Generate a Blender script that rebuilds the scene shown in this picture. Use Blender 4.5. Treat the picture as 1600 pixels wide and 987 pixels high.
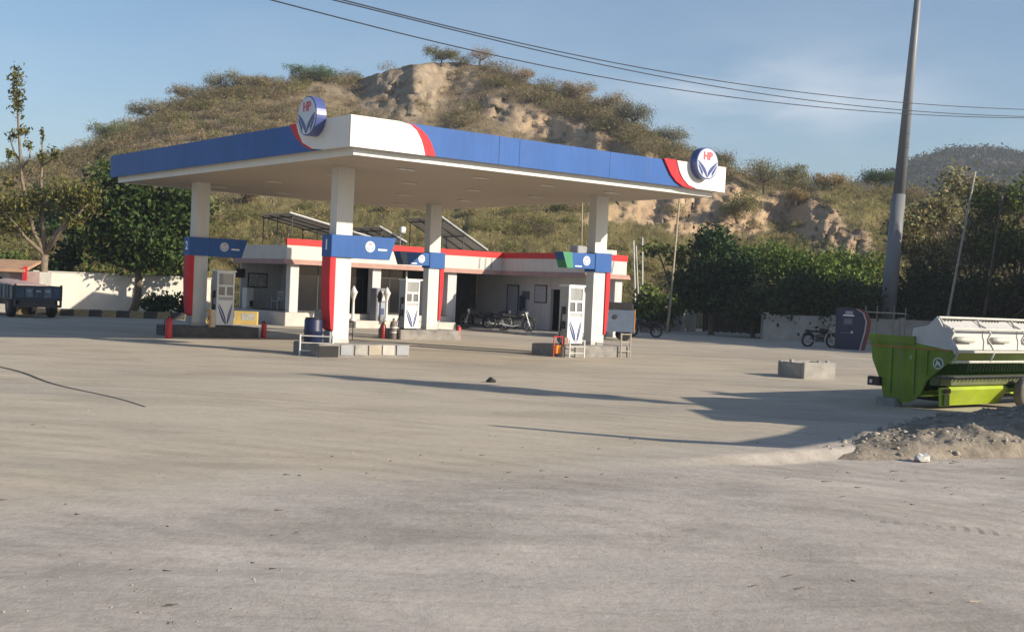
import bpy, bmesh, math, random
import numpy as np
from mathutils import Matrix, Vector

for o in list(bpy.data.objects): bpy.data.objects.remove(o, do_unlink=True)
scene = bpy.context.scene
COL = scene.collection
R = math.radians

# ------------------------------------------------------------------ camera, sky, sun, exposure
CAM_H, PITCH, ROLL, FPX = 2.2, 0.0220, 0.0432, 1880.0
cd = bpy.data.cameras.new('camera'); cam = bpy.data.objects.new('camera', cd); COL.objects.link(cam)
cd.sensor_width = 36; cd.lens = 36 * FPX / 1600; cd.clip_start = .1; cd.clip_end = 6000
cam.matrix_world = Matrix.Translation((0, 0, CAM_H)) @ Matrix.Rotation(math.pi / 2 - PITCH, 4, 'X') @ Matrix.Rotation(ROLL, 4, 'Z')
scene.camera = cam
SUN_EL = R(22.3); SUN_AZ = R(112.5)          # azimuth clockwise from +Y
world = bpy.data.worlds.new('World'); scene.world = world; world.use_nodes = True
wn, wl = world.node_tree.nodes, world.node_tree.links
bg = wn['Background']; sky = wn.new('ShaderNodeTexSky'); sky.sky_type = 'NISHITA'; sky.sun_disc = False
sky.sun_elevation = SUN_EL; sky.sun_rotation = SUN_AZ; sky.air_density = 1.0; sky.dust_density = 0.6; sky.ozone_density = 3.0
bg.inputs['Strength'].default_value = 0.085
# one thin veil of cirrus in the east of the sky, faint wisps elsewhere
def _ray(px, py):
    a, b = px - 800, py - 493.5; cr, sr = math.cos(ROLL), math.sin(ROLL); u = (a * cr + b * sr) / FPX; v = -(-a * sr + b * cr) / FPX
    return Vector((u, math.cos(PITCH) + v * math.sin(PITCH), -math.sin(PITCH) + v * math.cos(PITCH))).normalized()
_c = _ray(1210, 150); _rt = Vector((_c.y, -_c.x, 0)).normalized(); _up = _rt.cross(_c)
tc = wn.new('ShaderNodeTexCoord')
def wmath(op, a, b=None):
    n = wn.new('ShaderNodeMath'); n.operation = op
    for k, v in enumerate((a, b)):
        if v is None: continue
        if hasattr(v, 'links'): wl.new(v, n.inputs[k])
        else: n.inputs[k].default_value = v
    return n.outputs[0]
def wdot(v):
    n = wn.new('ShaderNodeVectorMath'); n.operation = 'DOT_PRODUCT'; wl.new(tc.outputs['Generated'], n.inputs[0]); n.inputs[1].default_value = v; return n.outputs['Value']
def wnoise(scale, msc, detail=7):
    mp = wn.new('ShaderNodeMapping'); mp.inputs['Scale'].default_value = msc; n = wn.new('ShaderNodeTexNoise'); n.inputs['Scale'].default_value = scale; n.inputs['Detail'].default_value = detail; n.inputs['Roughness'].default_value = .55
    wl.new(tc.outputs['Generated'], mp.inputs[0]); wl.new(mp.outputs[0], n.inputs['Vector']); return n.outputs['Fac']
ex = wmath('POWER', wmath('ABSOLUTE', wmath('DIVIDE', wdot(_rt), .115)), 2.0); ez = wmath('POWER', wmath('ABSOLUTE', wmath('DIVIDE', wdot(_up), .030)), 2.0)
msk = wmath('EXPONENT', wmath('MULTIPLY', wmath('ADD', ex, ez), -1.0)); msk = wmath('MULTIPLY', msk, wmath('GREATER_THAN', wdot(_c), 0.0))
veil = wmath('MULTIPLY', wmath('POWER', msk, .8), wmath('MULTIPLY', wmath('MINIMUM', wmath('MAXIMUM', wmath('MULTIPLY', wmath('SUBTRACT', wnoise(9.0, (1, 1, 3.6), 9), .38), 3.0), 0.0), 1.0), .50))
wisp = wmath('MULTIPLY', wmath('MAXIMUM', wmath('SUBTRACT', wnoise(2.2, (1, 1, 3.5)), .5), 0.0), .5)
mxc = wn.new('ShaderNodeMixRGB'); mxc.inputs['Color2'].default_value = (7.4, 7.6, 8.0, 1)
wl.new(wmath('ADD', veil, wisp), mxc.inputs['Fac']); wl.new(sky.outputs[0], mxc.inputs['Color1']); wl.new(mxc.outputs[0], bg.inputs['Color'])
sl = bpy.data.lights.new('sun', 'SUN'); sun = bpy.data.objects.new('sun', sl); COL.objects.link(sun)
sl.energy = 4.7; sl.angle = R(0.55); sl.color = (1.0, .89, .72)
SD = Vector((math.sin(SUN_AZ) * math.cos(SUN_EL), math.cos(SUN_AZ) * math.cos(SUN_EL), math.sin(SUN_EL)))
sun.rotation_euler = SD.to_track_quat('Z', 'Y').to_euler(); sun.location = (40, -20, 40)
vs = scene.view_settings; vs.view_transform = 'Standard'; vs.look = 'None'; vs.exposure = 0.68; vs.gamma = 1; vs.use_curve_mapping = False

# ------------------------------------------------------------------ geometry frame of the forecourt
X0, Y0, TH = -4.432, 31.735, 0.666            # canopy corner nearest the road, heading of its long front
C1, S1 = math.cos(TH), math.sin(TH)
def UV(u, v, z=0.0): return Vector((X0 + u * C1 - v * S1, Y0 + u * S1 + v * C1, z))
def ray(px, py):
    a, b = px - 800, py - 493.5
    cr, sr = math.cos(ROLL), math.sin(ROLL)
    u = (a * cr + b * sr) / FPX; v = -(-a * sr + b * cr) / FPX
    c, s = math.cos(PITCH), math.sin(PITCH)
    return Vector((u, c + v * s, -s + v * c))
def at(px, py, Y):
    r = ray(px, py); return Vector((0, 0, CAM_H)) + r * (Y / r.y)
def ground_at(px, py):
    r = ray(px, py); return Vector((0, 0, CAM_H)) + r * (-CAM_H / r.z)

# ------------------------------------------------------------------ numpy noise
def _lat(seed, n=256): return np.random.RandomState(seed).rand(n, n)
_L = {}
def vnoise(x, y, seed=0):
    n = 256
    if seed not in _L: _L[seed] = _lat(seed)
    L = _L[seed]
    xi = np.floor(x).astype(int); yi = np.floor(y).astype(int); fx = x - xi; fy = y - yi
    fx = fx * fx * (3 - 2 * fx); fy = fy * fy * (3 - 2 * fy)
    a = L[xi % n, yi % n]; b = L[(xi + 1) % n, yi % n]; c = L[xi % n, (yi + 1) % n]; d = L[(xi + 1) % n, (yi + 1) % n]
    return (a * (1 - fx) + b * fx) * (1 - fy) + (c * (1 - fx) + d * fx) * fy
def fbm(x, y, seed=0, oct=4, gain=.5):
    x = np.asarray(x, float); y = np.asarray(y, float); s = 0; a = 1; t = 0
    for i in range(oct):
        s = s + a * vnoise(x * 2 ** i + 17.3 * i, y * 2 ** i + 5.1 * i, seed + i); t += a; a *= gain
    return s / t
def sstep(a, b, x): t = np.clip((x - a) / (b - a), 0, 1); return t * t * (3 - 2 * t)

# ------------------------------------------------------------------ materials
MATS = {}
def mat(name, rgb, rough=.6, var=.12, scale=3.0, bump=0.0, metal=0.0, rgb2=None, bscale=None, spec=.5, coat=0.0, streak=0.0):
    if name in MATS: return MATS[name]
    m = bpy.data.materials.new(name); m.use_nodes = True; nt = m.node_tree; b = nt.nodes['Principled BSDF']
    b.inputs['Roughness'].default_value = rough; b.inputs['Metallic'].default_value = metal; b.inputs['Specular IOR Level'].default_value = spec
    b.inputs['Coat Weight'].default_value = coat
    co = nt.nodes.new('ShaderNodeTexCoord'); no = nt.nodes.new('ShaderNodeTexNoise')
    no.inputs['Scale'].default_value = scale; no.inputs['Detail'].default_value = 6; no.inputs['Roughness'].default_value = .62
    nt.links.new(co.outputs['Object'], no.inputs['Vector'])
    r = nt.nodes.new('ShaderNodeValToRGB'); r.color_ramp.elements[0].position = .3; r.color_ramp.elements[1].position = .7
    c2 = rgb2 if rgb2 else tuple(c * (1 - 2 * var) for c in rgb)
    r.color_ramp.elements[0].color = (*c2, 1); r.color_ramp.elements[1].color = (*rgb, 1)
    nt.links.new(no.outputs['Fac'], r.inputs[0]); nt.links.new(r.outputs[0], b.inputs['Base Color'])
    if streak:
        mp_ = nt.nodes.new('ShaderNodeMapping'); mp_.inputs['Scale'].default_value = (5, 5, .35); sn = nt.nodes.new('ShaderNodeTexNoise'); sn.inputs['Scale'].default_value = 1.6; sn.inputs['Detail'].default_value = 8; sn.inputs['Roughness'].default_value = .7
        nt.links.new(co.outputs['Object'], mp_.inputs[0]); nt.links.new(mp_.outputs[0], sn.inputs['Vector']); sr_ = nt.nodes.new('ShaderNodeValToRGB'); sr_.color_ramp.elements[0].position = .42; sr_.color_ramp.elements[1].position = .75; sr_.color_ramp.elements[1].color = (streak, streak, streak, 1)
        nt.links.new(sn.outputs['Fac'], sr_.inputs[0]); mx_ = nt.nodes.new('ShaderNodeMixRGB'); mx_.inputs[2].default_value = (.30, .255, .20, 1)
        nt.links.new(sr_.outputs[0], mx_.inputs[0]); nt.links.new(r.outputs[0], mx_.inputs[1]); nt.links.new(mx_.outputs[0], b.inputs['Base Color'])
    if bump:
        n2 = nt.nodes.new('ShaderNodeTexNoise'); n2.inputs['Scale'].default_value = bscale or scale * 6; n2.inputs['Detail'].default_value = 5
        nt.links.new(co.outputs['Object'], n2.inputs['Vector'])
        bp = nt.nodes.new('ShaderNodeBump'); bp.inputs['Strength'].default_value = bump; bp.inputs['Distance'].default_value = .03
        nt.links.new(n2.outputs['Fac'], bp.inputs['Height']); nt.links.new(bp.outputs[0], b.inputs['Normal'])
    MATS[name] = m; return m
def leaf_mat(name, rgb, trans=.25, rough=.6):
    if name in MATS: return MATS[name]
    m = bpy.data.materials.new(name); m.use_nodes = True; nt = m.node_tree; nt.nodes.clear()
    out = nt.nodes.new('ShaderNodeOutputMaterial'); mx = nt.nodes.new('ShaderNodeMixShader'); mx.inputs[0].default_value = trans
    d = nt.nodes.new('ShaderNodeBsdfPrincipled'); d.inputs['Roughness'].default_value = rough; d.inputs['Specular IOR Level'].default_value = .25
    t = nt.nodes.new('ShaderNodeBsdfTranslucent')
    a = nt.nodes.new('ShaderNodeAttribute'); a.attribute_name = 'tint'
    mu = nt.nodes.new('ShaderNodeMixRGB'); mu.blend_type = 'MULTIPLY'; mu.inputs[0].default_value = 1; mu.inputs[1].default_value = (*rgb, 1)
    nt.links.new(a.outputs['Color'], mu.inputs[2]); nt.links.new(mu.outputs[0], d.inputs['Base Color']); nt.links.new(mu.outputs[0], t.inputs['Color'])
    nt.links.new(d.outputs[0], mx.inputs[1]); nt.links.new(t.outputs[0], mx.inputs[2]); nt.links.new(mx.outputs[0], out.inputs[0])
    MATS[name] = m; return m
def glass_mat(name, rgb, rough=.08):
    m = mat(name, rgb, rough, .05, 1.0); return m

# ------------------------------------------------------------------ mesh helpers
class MB:
    def __init__(s): s.v = []; s.f = []
    def add(s, vs, fs):
        o = len(s.v); s.v += [tuple(p) for p in vs]; s.f += [tuple(i + o for i in f) for f in fs]; return s
    def box(s, x0, x1, y0, y1, z0, z1):
        return s.add([(x0, y0, z0), (x1, y0, z0), (x1, y1, z0), (x0, y1, z0), (x0, y0, z1), (x1, y0, z1), (x1, y1, z1), (x0, y1, z1)],
                     [(0, 3, 2, 1), (4, 5, 6, 7), (0, 1, 5, 4), (1, 2, 6, 5), (2, 3, 7, 6), (3, 0, 4, 7)])
    def cbox(s, x0, x1, y0, y1, z0, z1, c=.02):
        # box with chamfered vertical and top edges
        p = [(x0 + c, y0), (x1 - c, y0), (x1, y0 + c), (x1, y1 - c), (x1 - c, y1), (x0 + c, y1), (x0, y1 - c), (x0, y0 + c)]
        xm, ym = (x0 + x1) / 2, (y0 + y1) / 2
        q = [(x + (c if x < xm else -c), y + (c if y < ym else -c)) for x, y in p]
        vs = [(x, y, z0) for x, y in p] + [(x, y, z1 - c) for x, y in p] + [(x, y, z1) for x, y in q]
        fs = [tuple(range(7, -1, -1)), tuple(range(16, 24))]
        for k in range(8):
            j = (k + 1) % 8
            fs += [(k, j, 8 + j, 8 + k), (8 + k, 8 + j, 16 + j, 16 + k)]
        return s.add(vs, fs)
    def prism(s, poly, d0, d1, axis='y'):
        # poly in the two other axes, extruded from d0 to d1 along axis
        n = len(poly)
        def P(a, b, d): return {'y': (a, d, b), 'x': (d, a, b), 'z': (a, b, d)}[axis]
        vs = [P(a, b, d0) for a, b in poly] + [P(a, b, d1) for a, b in poly]
        fs = [tuple(range(n)), tuple(range(2 * n - 1, n - 1, -1))] + [(i, i + n, (i + 1) % n + n, (i + 1) % n) for i in range(n)]
        return s.add(vs, fs)
    def tube(s, pts, rad, n=8, cap=True):
        pts = [Vector(p) for p in pts]; m = len(pts)
        rads = rad if hasattr(rad, '__len__') else [rad] * m
        vs = []; prev = None
        for i, p in enumerate(pts):
            d = (pts[min(i + 1, m - 1)] - pts[max(i - 1, 0)]).normalized()
            a = Vector((0, 0, 1)) if abs(d.z) < .9 else Vector((1, 0, 0))
            if prev is not None: a = prev
            x = d.cross(a).normalized()
            if x.length < .1: x = d.orthogonal().normalized()
            y = x.cross(d).normalized(); prev = y
            for k in range(n):
                t = 2 * math.pi * k / n; vs.append(p + (x * math.cos(t) + y * math.sin(t)) * rads[i])
        fs = []
        for i in range(m - 1):
            for k in range(n):
                a = i * n + k; b = i * n + (k + 1) % n; fs.append((a, b, b + n, a + n))
        if cap: fs += [tuple(range(n - 1, -1, -1)), tuple(range((m - 1) * n, m * n))]
        return s.add(vs, fs)
    def lathe(s, c, prof, n=16, axis='z'):
        vs = []; m = len(prof)
        for r_, h_ in prof:
            for k in range(n):
                t = 2 * math.pi * k / n; a, b = r_ * math.cos(t), r_ * math.sin(t)
                vs.append({'z': (c[0] + a, c[1] + b, c[2] + h_), 'y': (c[0] + a, c[1] + h_, c[2] + b), 'x': (c[0] + h_, c[1] + a, c[2] + b)}[axis])
        fs = [(i * n + k, i * n + (k + 1) % n, (i + 1) * n + (k + 1) % n, (i + 1) * n + k) for i in range(m - 1) for k in range(n)]
        fs += [tuple(range(n - 1, -1, -1)), tuple(range((m - 1) * n, m * n))]
        return s.add(vs, fs)
    def mesh(s, name, smooth=False):
        me = bpy.data.meshes.new(name); me.from_pydata(s.v, [], s.f); me.update()
        bm = bmesh.new(); bm.from_mesh(me); bmesh.ops.recalc_face_normals(bm, faces=bm.faces); bm.to_mesh(me); bm.free()
        if smooth: me.polygons.foreach_set('use_smooth', [True] * len(me.polygons))
        return me
    def build(s, name, m, parent=None, smooth=False, bevel=0):
        o = bpy.data.objects.new(name, s.mesh(name, smooth)); o.data.materials.append(m); COL.objects.link(o)
        if parent is not None: o.parent = parent
        if bevel:
            b = o.modifiers.new('bevel', 'BEVEL'); b.width = bevel; b.segments = 2; b.limit_method = 'ANGLE'
        return o
def tag(o, label, cat, group=None, kind=None):
    if label: o['label'] = label
    if cat: o['category'] = cat
    if group: o['group'] = group
    if kind: o['kind'] = kind
    return o
def empty(name, loc, rz=0, label=None, cat=None, group=None):
    o = bpy.data.objects.new(name, None); COL.objects.link(o); o.location = loc; o.rotation_euler = (0, 0, rz); o.empty_display_size = .2
    return tag(o, label, cat, group)
def copy_tree(o, parent=None, **kw):
    c = o.copy(); COL.objects.link(c)
    if parent is not None: c.parent = parent
    for k, v in kw.items(): c[k] = v
    for ch in o.children: copy_tree(ch, c)
    return c
def share(name, me, m, parent, loc=(0, 0, 0), rot=(0, 0, 0), scale=(1, 1, 1)):
    o = bpy.data.objects.new(name, me); COL.objects.link(o); o.parent = parent; o.location = loc; o.rotation_euler = rot; o.scale = scale
    if m is not None and not me.materials: me.materials.append(m)
    return o
def np_mesh(name, verts, quads=None, tris=None, tint=None):
    me = bpy.data.meshes.new(name); me.vertices.add(len(verts)); me.vertices.foreach_set('co', np.asarray(verts, np.float32).ravel())
    fa = quads if quads is not None else tris; k = 4 if quads is not None else 3; nf = len(fa)
    me.loops.add(nf * k); me.loops.foreach_set('vertex_index', np.asarray(fa, np.int32).ravel())
    me.polygons.add(nf); me.polygons.foreach_set('loop_start', np.arange(0, nf * k, k, dtype=np.int32)); me.polygons.foreach_set('loop_total', np.full(nf, k, np.int32))
    me.update(calc_edges=True)
    if tint is not None:
        a = me.color_attributes.new('tint', 'FLOAT_COLOR', 'POINT'); a.data.foreach_set('color', np.c_[tint, np.ones(len(tint))].astype(np.float32).ravel())
    return me
def text_mesh(txt, size, depth=.004, bold=True):
    cu = bpy.data.curves.new('lettering', 'FONT'); cu.body = txt; cu.size = size; cu.extrude = depth; cu.align_x = 'CENTER'; cu.align_y = 'CENTER'; cu.resolution_u = 2
    if bold: cu.offset = size * .035
    o = bpy.data.objects.new('lettering', cu); COL.objects.link(o); dg = bpy.context.evaluated_depsgraph_get()
    me = bpy.data.meshes.new_from_object(o.evaluated_get(dg)); bpy.data.objects.remove(o); return me

TXT = {}
_tm = text_mesh
def text_mesh(txt, size, depth=.004, bold=True):
    k = (txt, round(size, 4))
    if k not in TXT: TXT[k] = _tm(txt, size, depth, bold)
    return TXT[k]
for _t, _s in (('HP', .52 * .66), ('HP', .54 * .66), ('1', .42), ('2', .42), ('3', .42), ('4', .42)): text_mesh(_t, _s)
# palette
WHITE = mat('white_panel', (.72, .70, .66), .45, .04, 1.2, spec=.3, streak=.15)
PILW = mat('pillar_white', (.62, .61, .585), .5, .04, 1.0, spec=.3, streak=.18)
PWHITE = mat('white_paint', (.66, .64, .60), .6, .06, 2.0)
DWHITE = mat('dusty_white_paint', (.56, .53, .48), .7, .12, 1.4, .05)
BLUE = mat('blue_panel', (.034, .115, .36), .5, .10, .5, spec=.15, streak=.07)
NAVY = mat('navy_rim', (.012, .022, .12), .3, .1, 2)
RED = mat('red_panel', (.60, .022, .035), .5, .08, .9, spec=.15, streak=.12)
SOFF = mat('soffit_sheet', (.46, .39, .31), .6, .05, .6, spec=.2)
STEEL = mat('galvanised_steel', (.42, .42, .42), .45, .12, 6, metal=.6)
DSTEEL = mat('dark_steel', (.05, .05, .055), .5, .2, 6, metal=.3)
BLACK = mat('black_rubber', (.018, .018, .02), .7, .25, 8, .1)
DARK = mat('dark_interior', (.02, .018, .018), .8, .2, 2)  # darkness inside rooms and openings put into a near-black colour
CONC = mat('weathered_concrete', (.36, .34, .31), .85, .2, 2.2, .35)
GREY = mat('grey_metal', (.30, .31, .33), .5, .1, 3)
GLASS = mat('dark_glass', (.014, .014, .016), .08, .1, 1, spec=.22)
SKIRT = mat('terracotta_skirt', (.43, .25, .20), .7, .12, 2)
REDP = mat('red_paint', (.60, .03, .03), .45, .1, 4)
BARK = mat('bark', (.17, .125, .09), .9, .3, 6, .6)

# ================================================================== SETTING
def uv_np(x, y): dx, dy = x - X0, y - Y0; return dx * C1 + dy * S1, -dx * S1 + dy * C1
def slab_drop(x, y):
    u, v = uv_np(x, y)
    edge = -16.45 + .25 * (fbm(u * .5, u * 0, 31) - .5)
    return sstep(edge + .02, edge - .16, v) * sstep(-5.5, -2.2, u)
def ground_z(x, y):
    u, v = uv_np(x, y)
    near = np.clip((40 - np.abs(y)) / 15, 0, 1)
    z = -.13 * slab_drop(x, y)
    dirt = sstep(-15.5, -18.5, v)
    z = z + near * dirt * (.07 * (fbm(x * .35, y * .35, 3) - .5) + .025 * (fbm(x * 1.7, y * 1.7, 9, 5) - .5))
    # wheel ruts running across the shoulder
    for k, (c, w) in enumerate(((9.6, .35), (11.2, .35), (13.9, .5))):
        yy = y - (c + .16 * x + .5 * (fbm(x * .12, x * 0 + k, 40) - .5))
        z = z - near * dirt * .02 * np.exp(-(yy / w) ** 2) * (.4 + fbm(x * 1.1, y * .8, 50 + k))
    return z
def axis(segs):
    out = []
    for a, b, s in segs: out += list(np.arange(a, b, s))
    return np.array(out + [segs[-1][1]])
gx = axis([(-3000, -300, 300), (-300, -40, 20), (-40, -13, 1.5), (-13, 12, .16), (12, 40, 1.5), (40, 300, 20), (300, 3000, 300)])
gy = axis([(-300, -20, 40), (-20, 4, 2), (4, 24, .15), (24, 40, .5), (40, 100, 3), (100, 300, 20), (300, 3900, 300)])
GX, GY = np.meshgrid(gx, gy, indexing='ij'); GZ = ground_z(GX, GY)
nx, ny = GX.shape
idx = np.arange(nx * ny).reshape(nx, ny)
quads = np.stack([idx[:-1, :-1], idx[1:, :-1], idx[1:, 1:], idx[:-1, 1:]], -1).reshape(-1, 4)
gu, gv = uv_np(GX, GY)
dirtm = sstep(-14.6, -17.6, gv + 2.2 * (fbm(GX * .3, GY * .3, 71) - .5) - .6 * sstep(-2, 4, gu))
me = np_mesh('ground', np.c_[GX.ravel(), GY.ravel(), GZ.ravel()], quads, tint=np.c_[dirtm.ravel(), dirtm.ravel(), dirtm.ravel()])
me.polygons.foreach_set('use_smooth', [True] * len(me.polygons))
ground = bpy.data.objects.new('ground', me); COL.objects.link(ground); ground['kind'] = 'structure'
ground['label'] = 'dusty concrete forecourt running into a dirt road shoulder'
def ground_material():
    m = bpy.data.materials.new('dusty_ground'); m.use_nodes = True; nt = m.node_tree; N, Lk = nt.nodes, nt.links; b = N['Principled BSDF']
    b.inputs['Roughness'].default_value = .95; b.inputs['Specular IOR Level'].default_value = .12
    co = N.new('ShaderNodeTexCoord')
    def noise(scale, detail=6, rough=.6, mapping=None, dist=0):
        n = N.new('ShaderNodeTexNoise'); n.inputs['Scale'].default_value = scale; n.inputs['Detail'].default_value = detail; n.inputs['Roughness'].default_value = rough; n.inputs['Distortion'].default_value = dist
        if mapping:
            mp = N.new('ShaderNodeMapping'); mp.vector_type = 'TEXTURE' if False else 'POINT'; mp.inputs['Scale'].default_value = mapping[0]; mp.inputs['Rotation'].default_value = (0, 0, mapping[1]); Lk.new(co.outputs['Object'], mp.inputs[0]); Lk.new(mp.outputs[0], n.inputs['Vector'])
        else: Lk.new(co.outputs['Object'], n.inputs['Vector'])
        return n.outputs['Fac']
    def ramp(fac, stops):
        r = N.new('ShaderNodeValToRGB'); e = r.color_ramp.elements
        while len(e) < len(stops): e.new(.5)
        for k, (p, c) in enumerate(stops): e[k].position = p; e[k].color = (*c, 1)
        Lk.new(fac, r.inputs[0]); return r.outputs[0]
    def mix(a, bb, fac, mode='MIX'):
        x = N.new('ShaderNodeMixRGB'); x.blend_type = mode
        for s, vv in ((0, fac), (1, a), (2, bb)):
            if hasattr(vv, 'links'): Lk.new(vv, x.inputs[s])
            elif isinstance(vv, tuple): x.inputs[s].default_value = (*vv, 1)
            else: x.inputs[s].default_value = vv
        return x.outputs[0]
    at_ = N.new('ShaderNodeAttribute'); at_.attribute_name = 'tint'
    apron = ramp(noise(.16, 8, .62, None, .4), [(.3, (.40, .345, .275)), (.5, (.45, .395, .315)), (.72, (.49, .435, .355))])
    apron = mix(apron, (.33, .30, .26), ramp(noise(.11, 6, .6, ((1, 2.2, 1), R(38)), .6), [(.48, (0, 0, 0)), (.70, (.9, .9, .9))]))
    dirt = ramp(noise(.22, 9, .66, None, .5), [(.30, (.40, .36, .325)), (.5, (.46, .415, .375)), (.7, (.51, .465, .42))])
    dirt = mix(dirt, (.32, .29, .26), ramp(noise(.17, 7, .7, ((1, 2.5, 1), R(-6)), .8), [(.46, (0, 0, 0)), (.64, (.9, .9, .9))]))
    # scuffed streaks left by turning tyres
    st = ramp(noise(.7, 10, .72, ((.45, 3.4, 1), R(-9)), 1.2), [(.34, (.74, .73, .72)), (.52, (1, 1, 1)), (.72, (1.06, 1.06, 1.05))])
    st2 = ramp(noise(1.0, 9, .72, ((.4, 3.6, 1), R(16)), 1.1), [(.31, (.80, .79, .78)), (.48, (1, 1, 1)), (.7, (1.06, 1.06, 1.05))])
    dirt = mix(mix(dirt, st, .42, 'MULTIPLY'), st2, .38, 'MULTIPLY')
    apron = mix(apron, st2, .35, 'MULTIPLY')
    base = mix(apron, dirt, at_.outputs['Color'])
    patch = ramp(noise(.33, 5, .55, ((1, 1.9, 1), R(10)), 1.5), [(.34, (.80, .79, .775)), (.5, (1, 1, 1)), (.68, (1.12, 1.11, 1.09))])
    base = mix(base, patch, .6, 'MULTIPLY')
    wv = N.new('ShaderNodeTexWave'); wv.wave_type = 'RINGS'; wv.rings_direction = 'Z'; wv.inputs['Scale'].default_value = .55; wv.inputs['Distortion'].default_value = 2.2; wv.inputs['Detail'].default_value = 5; wv.inputs['Detail Scale'].default_value = .6
    mpw = N.new('ShaderNodeMapping'); mpw.inputs['Location'].default_value = (9, -2, 0); Lk.new(co.outputs['Object'], mpw.inputs[0]); Lk.new(mpw.outputs[0], wv.inputs['Vector'])
    arc = ramp(wv.outputs['Fac'], [(.0, (.93, .925, .92)), (.45, (1, 1, 1)), (1.0, (1.05, 1.045, 1.04))])
    base = mix(base, arc, ramp(noise(.25, 3, .5), [(.4, (0, 0, 0)), (.6, (.9, .9, .9))]), 'MULTIPLY')
    oil = ramp(noise(.5, 4, .6, None, .3), [(.66, (1, 1, 1)), (.76, (.62, .61, .60))])
    base = mix(base, oil, .8, 'MULTIPLY')
    speck = ramp(noise(26, 5, .75), [(.27, (.55, .53, .51)), (.36, (1, 1, 1)), (.70, (1.06, 1.05, 1.05))])
    base = mix(base, speck, .8, 'MULTIPLY')
    grit = ramp(noise(7.5, 8, .8), [(.33, (.74, .73, .71)), (.52, (1, 1, 1)), (.75, (1.1, 1.1, 1.09))])
    base = mix(base, grit, .65, 'MULTIPLY')
    # treaded wheel tracks
    tre = None
    for (ang, c, x0_, x1_, wdt) in ((-12, 12.95, 1.2, 7.9, .26), (-12, 12.0, 2.6, 7.4, .22)):
        mp = N.new('ShaderNodeMapping'); mp.inputs['Rotation'].default_value = (0, 0, R(-ang)); Lk.new(co.outputs['Object'], mp.inputs[0]); sx = N.new('ShaderNodeSeparateXYZ'); Lk.new(mp.outputs[0], sx.inputs[0])
        def M_(op, a, bb=None):
            n = N.new('ShaderNodeMath'); n.operation = op
            for k, v in enumerate((a, bb)):
                if v is None: continue
                if hasattr(v, 'links'): Lk.new(v, n.inputs[k])
                else: n.inputs[k].default_value = v
            return n.outputs[0]
        yy = M_('ABSOLUTE', M_('SUBTRACT', sx.outputs['Y'], c)); band = M_('MULTIPLY', M_('LESS_THAN', yy, wdt), M_('MULTIPLY', M_('GREATER_THAN', sx.outputs['X'], x0_), M_('LESS_THAN', sx.outputs['X'], x1_)))
        bars = M_('GREATER_THAN', M_('SINE', M_('ADD', M_('MULTIPLY', sx.outputs['X'], 46.0), M_('MULTIPLY', yy, 5.0))), .25)
        t_ = M_('MULTIPLY', band, bars); tre = t_ if tre is None else M_('MAXIMUM', tre, t_)
    wear = ramp(noise(1.3, 6, .7), [(.42, (0, 0, 0)), (.64, (.75, .75, .75))])
    trm = mix((0, 0, 0), wear, tre)
    base = mix(base, (.17, .155, .14), trm)
    Lk.new(base, b.inputs['Base Color'])
    hgt = N.new('ShaderNodeMath'); hgt.operation = 'ADD'; Lk.new(noise(9, 8, .75), hgt.inputs[0])
    h2 = N.new('ShaderNodeMath'); h2.operation = 'MULTIPLY'; Lk.new(noise(1.6, 6, .65, ((.4, 4, 1), R(-9))), h2.inputs[0]); h2.inputs[1].default_value = .8; Lk.new(h2.outputs[0], hgt.inputs[1])
    mul = N.new('ShaderNodeMath'); mul.operation = 'MULTIPLY'; Lk.new(hgt.outputs[0], mul.inputs[0])
    sc = N.new('ShaderNodeMath'); sc.operation = 'MULTIPLY_ADD'; Lk.new(at_.outputs['Fac'], sc.inputs[0]); sc.inputs[1].default_value = .75; sc.inputs[2].default_value = .25; Lk.new(sc.outputs[0], mul.inputs[1])
    bp = N.new('ShaderNodeBump'); bp.inputs['Strength'].default_value = .55; bp.inputs['Distance'].default_value = .035; Lk.new(mul.outputs[0], bp.inputs['Height']); Lk.new(bp.outputs[0], b.inputs['Normal'])
    return m
me.materials.append(ground_material())

# one open joint in the slab, left foreground
jp = [UV(-8.62 + .10 * math.sin(k * .5), .6 - .5 * k, .006) for k in range(19)]
j = MB(); w0 = .05
for k in range(len(jp) - 1):
    wa = w0 * (1 - k / 26); d = (jp[k + 1] - jp[k]).normalized(); nrm = Vector((-d.y, d.x, 0))
    j.add([jp[k] - nrm * wa, jp[k + 1] - nrm * wa, jp[k + 1] + nrm * wa, jp[k] + nrm * wa], [(0, 1, 2, 3)])
o = j.build('slab_joint', mat('tar_joint', (.05, .045, .04), .9)); o['kind'] = 'structure'

# ------------------------------------------------------------------ rubble mound at the slab edge
def mound_xy(x, y):
    wob = .35 * (fbm(x * .9, y * .9, 83, 3) - .5)
    s1 = (x - 3.15) * .857 - (y - 16.8) * .515 + wob          # right of the left flank
    s2 = -(x - 2.75) * .365 + (y - 16.75) * .931 + wob        # behind the front toe
    s3 = 24.3 + .55 * (x - 8) - y + wob                       # in front of the header
    env = sstep(0, 3.2, s1) * sstep(0, 1.25, s2) * sstep(0, 1.2, s3) * (1 - sstep(10.3, 12.0, x))
    n = fbm(x * .7, y * .7, 81, 5, .55); n2 = fbm(x * 3.1, y * 3.1, 85, 5, .62)
    return env * (.16 + .36 * n) + sstep(.03, .3, env) * .26 * (n2 - .47) - .165 * (1 - sstep(.0, .25, env)) - .01
def mound_h(u, v): return mound_xy(X0 + u * C1 - v * S1, Y0 + u * S1 + v * C1)
mu_, mv_ = np.meshgrid(np.arange(-5, 10, .065), np.arange(-21.5, -11.5, .065), indexing='ij'); mz = mound_h(mu_, mv_)
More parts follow.
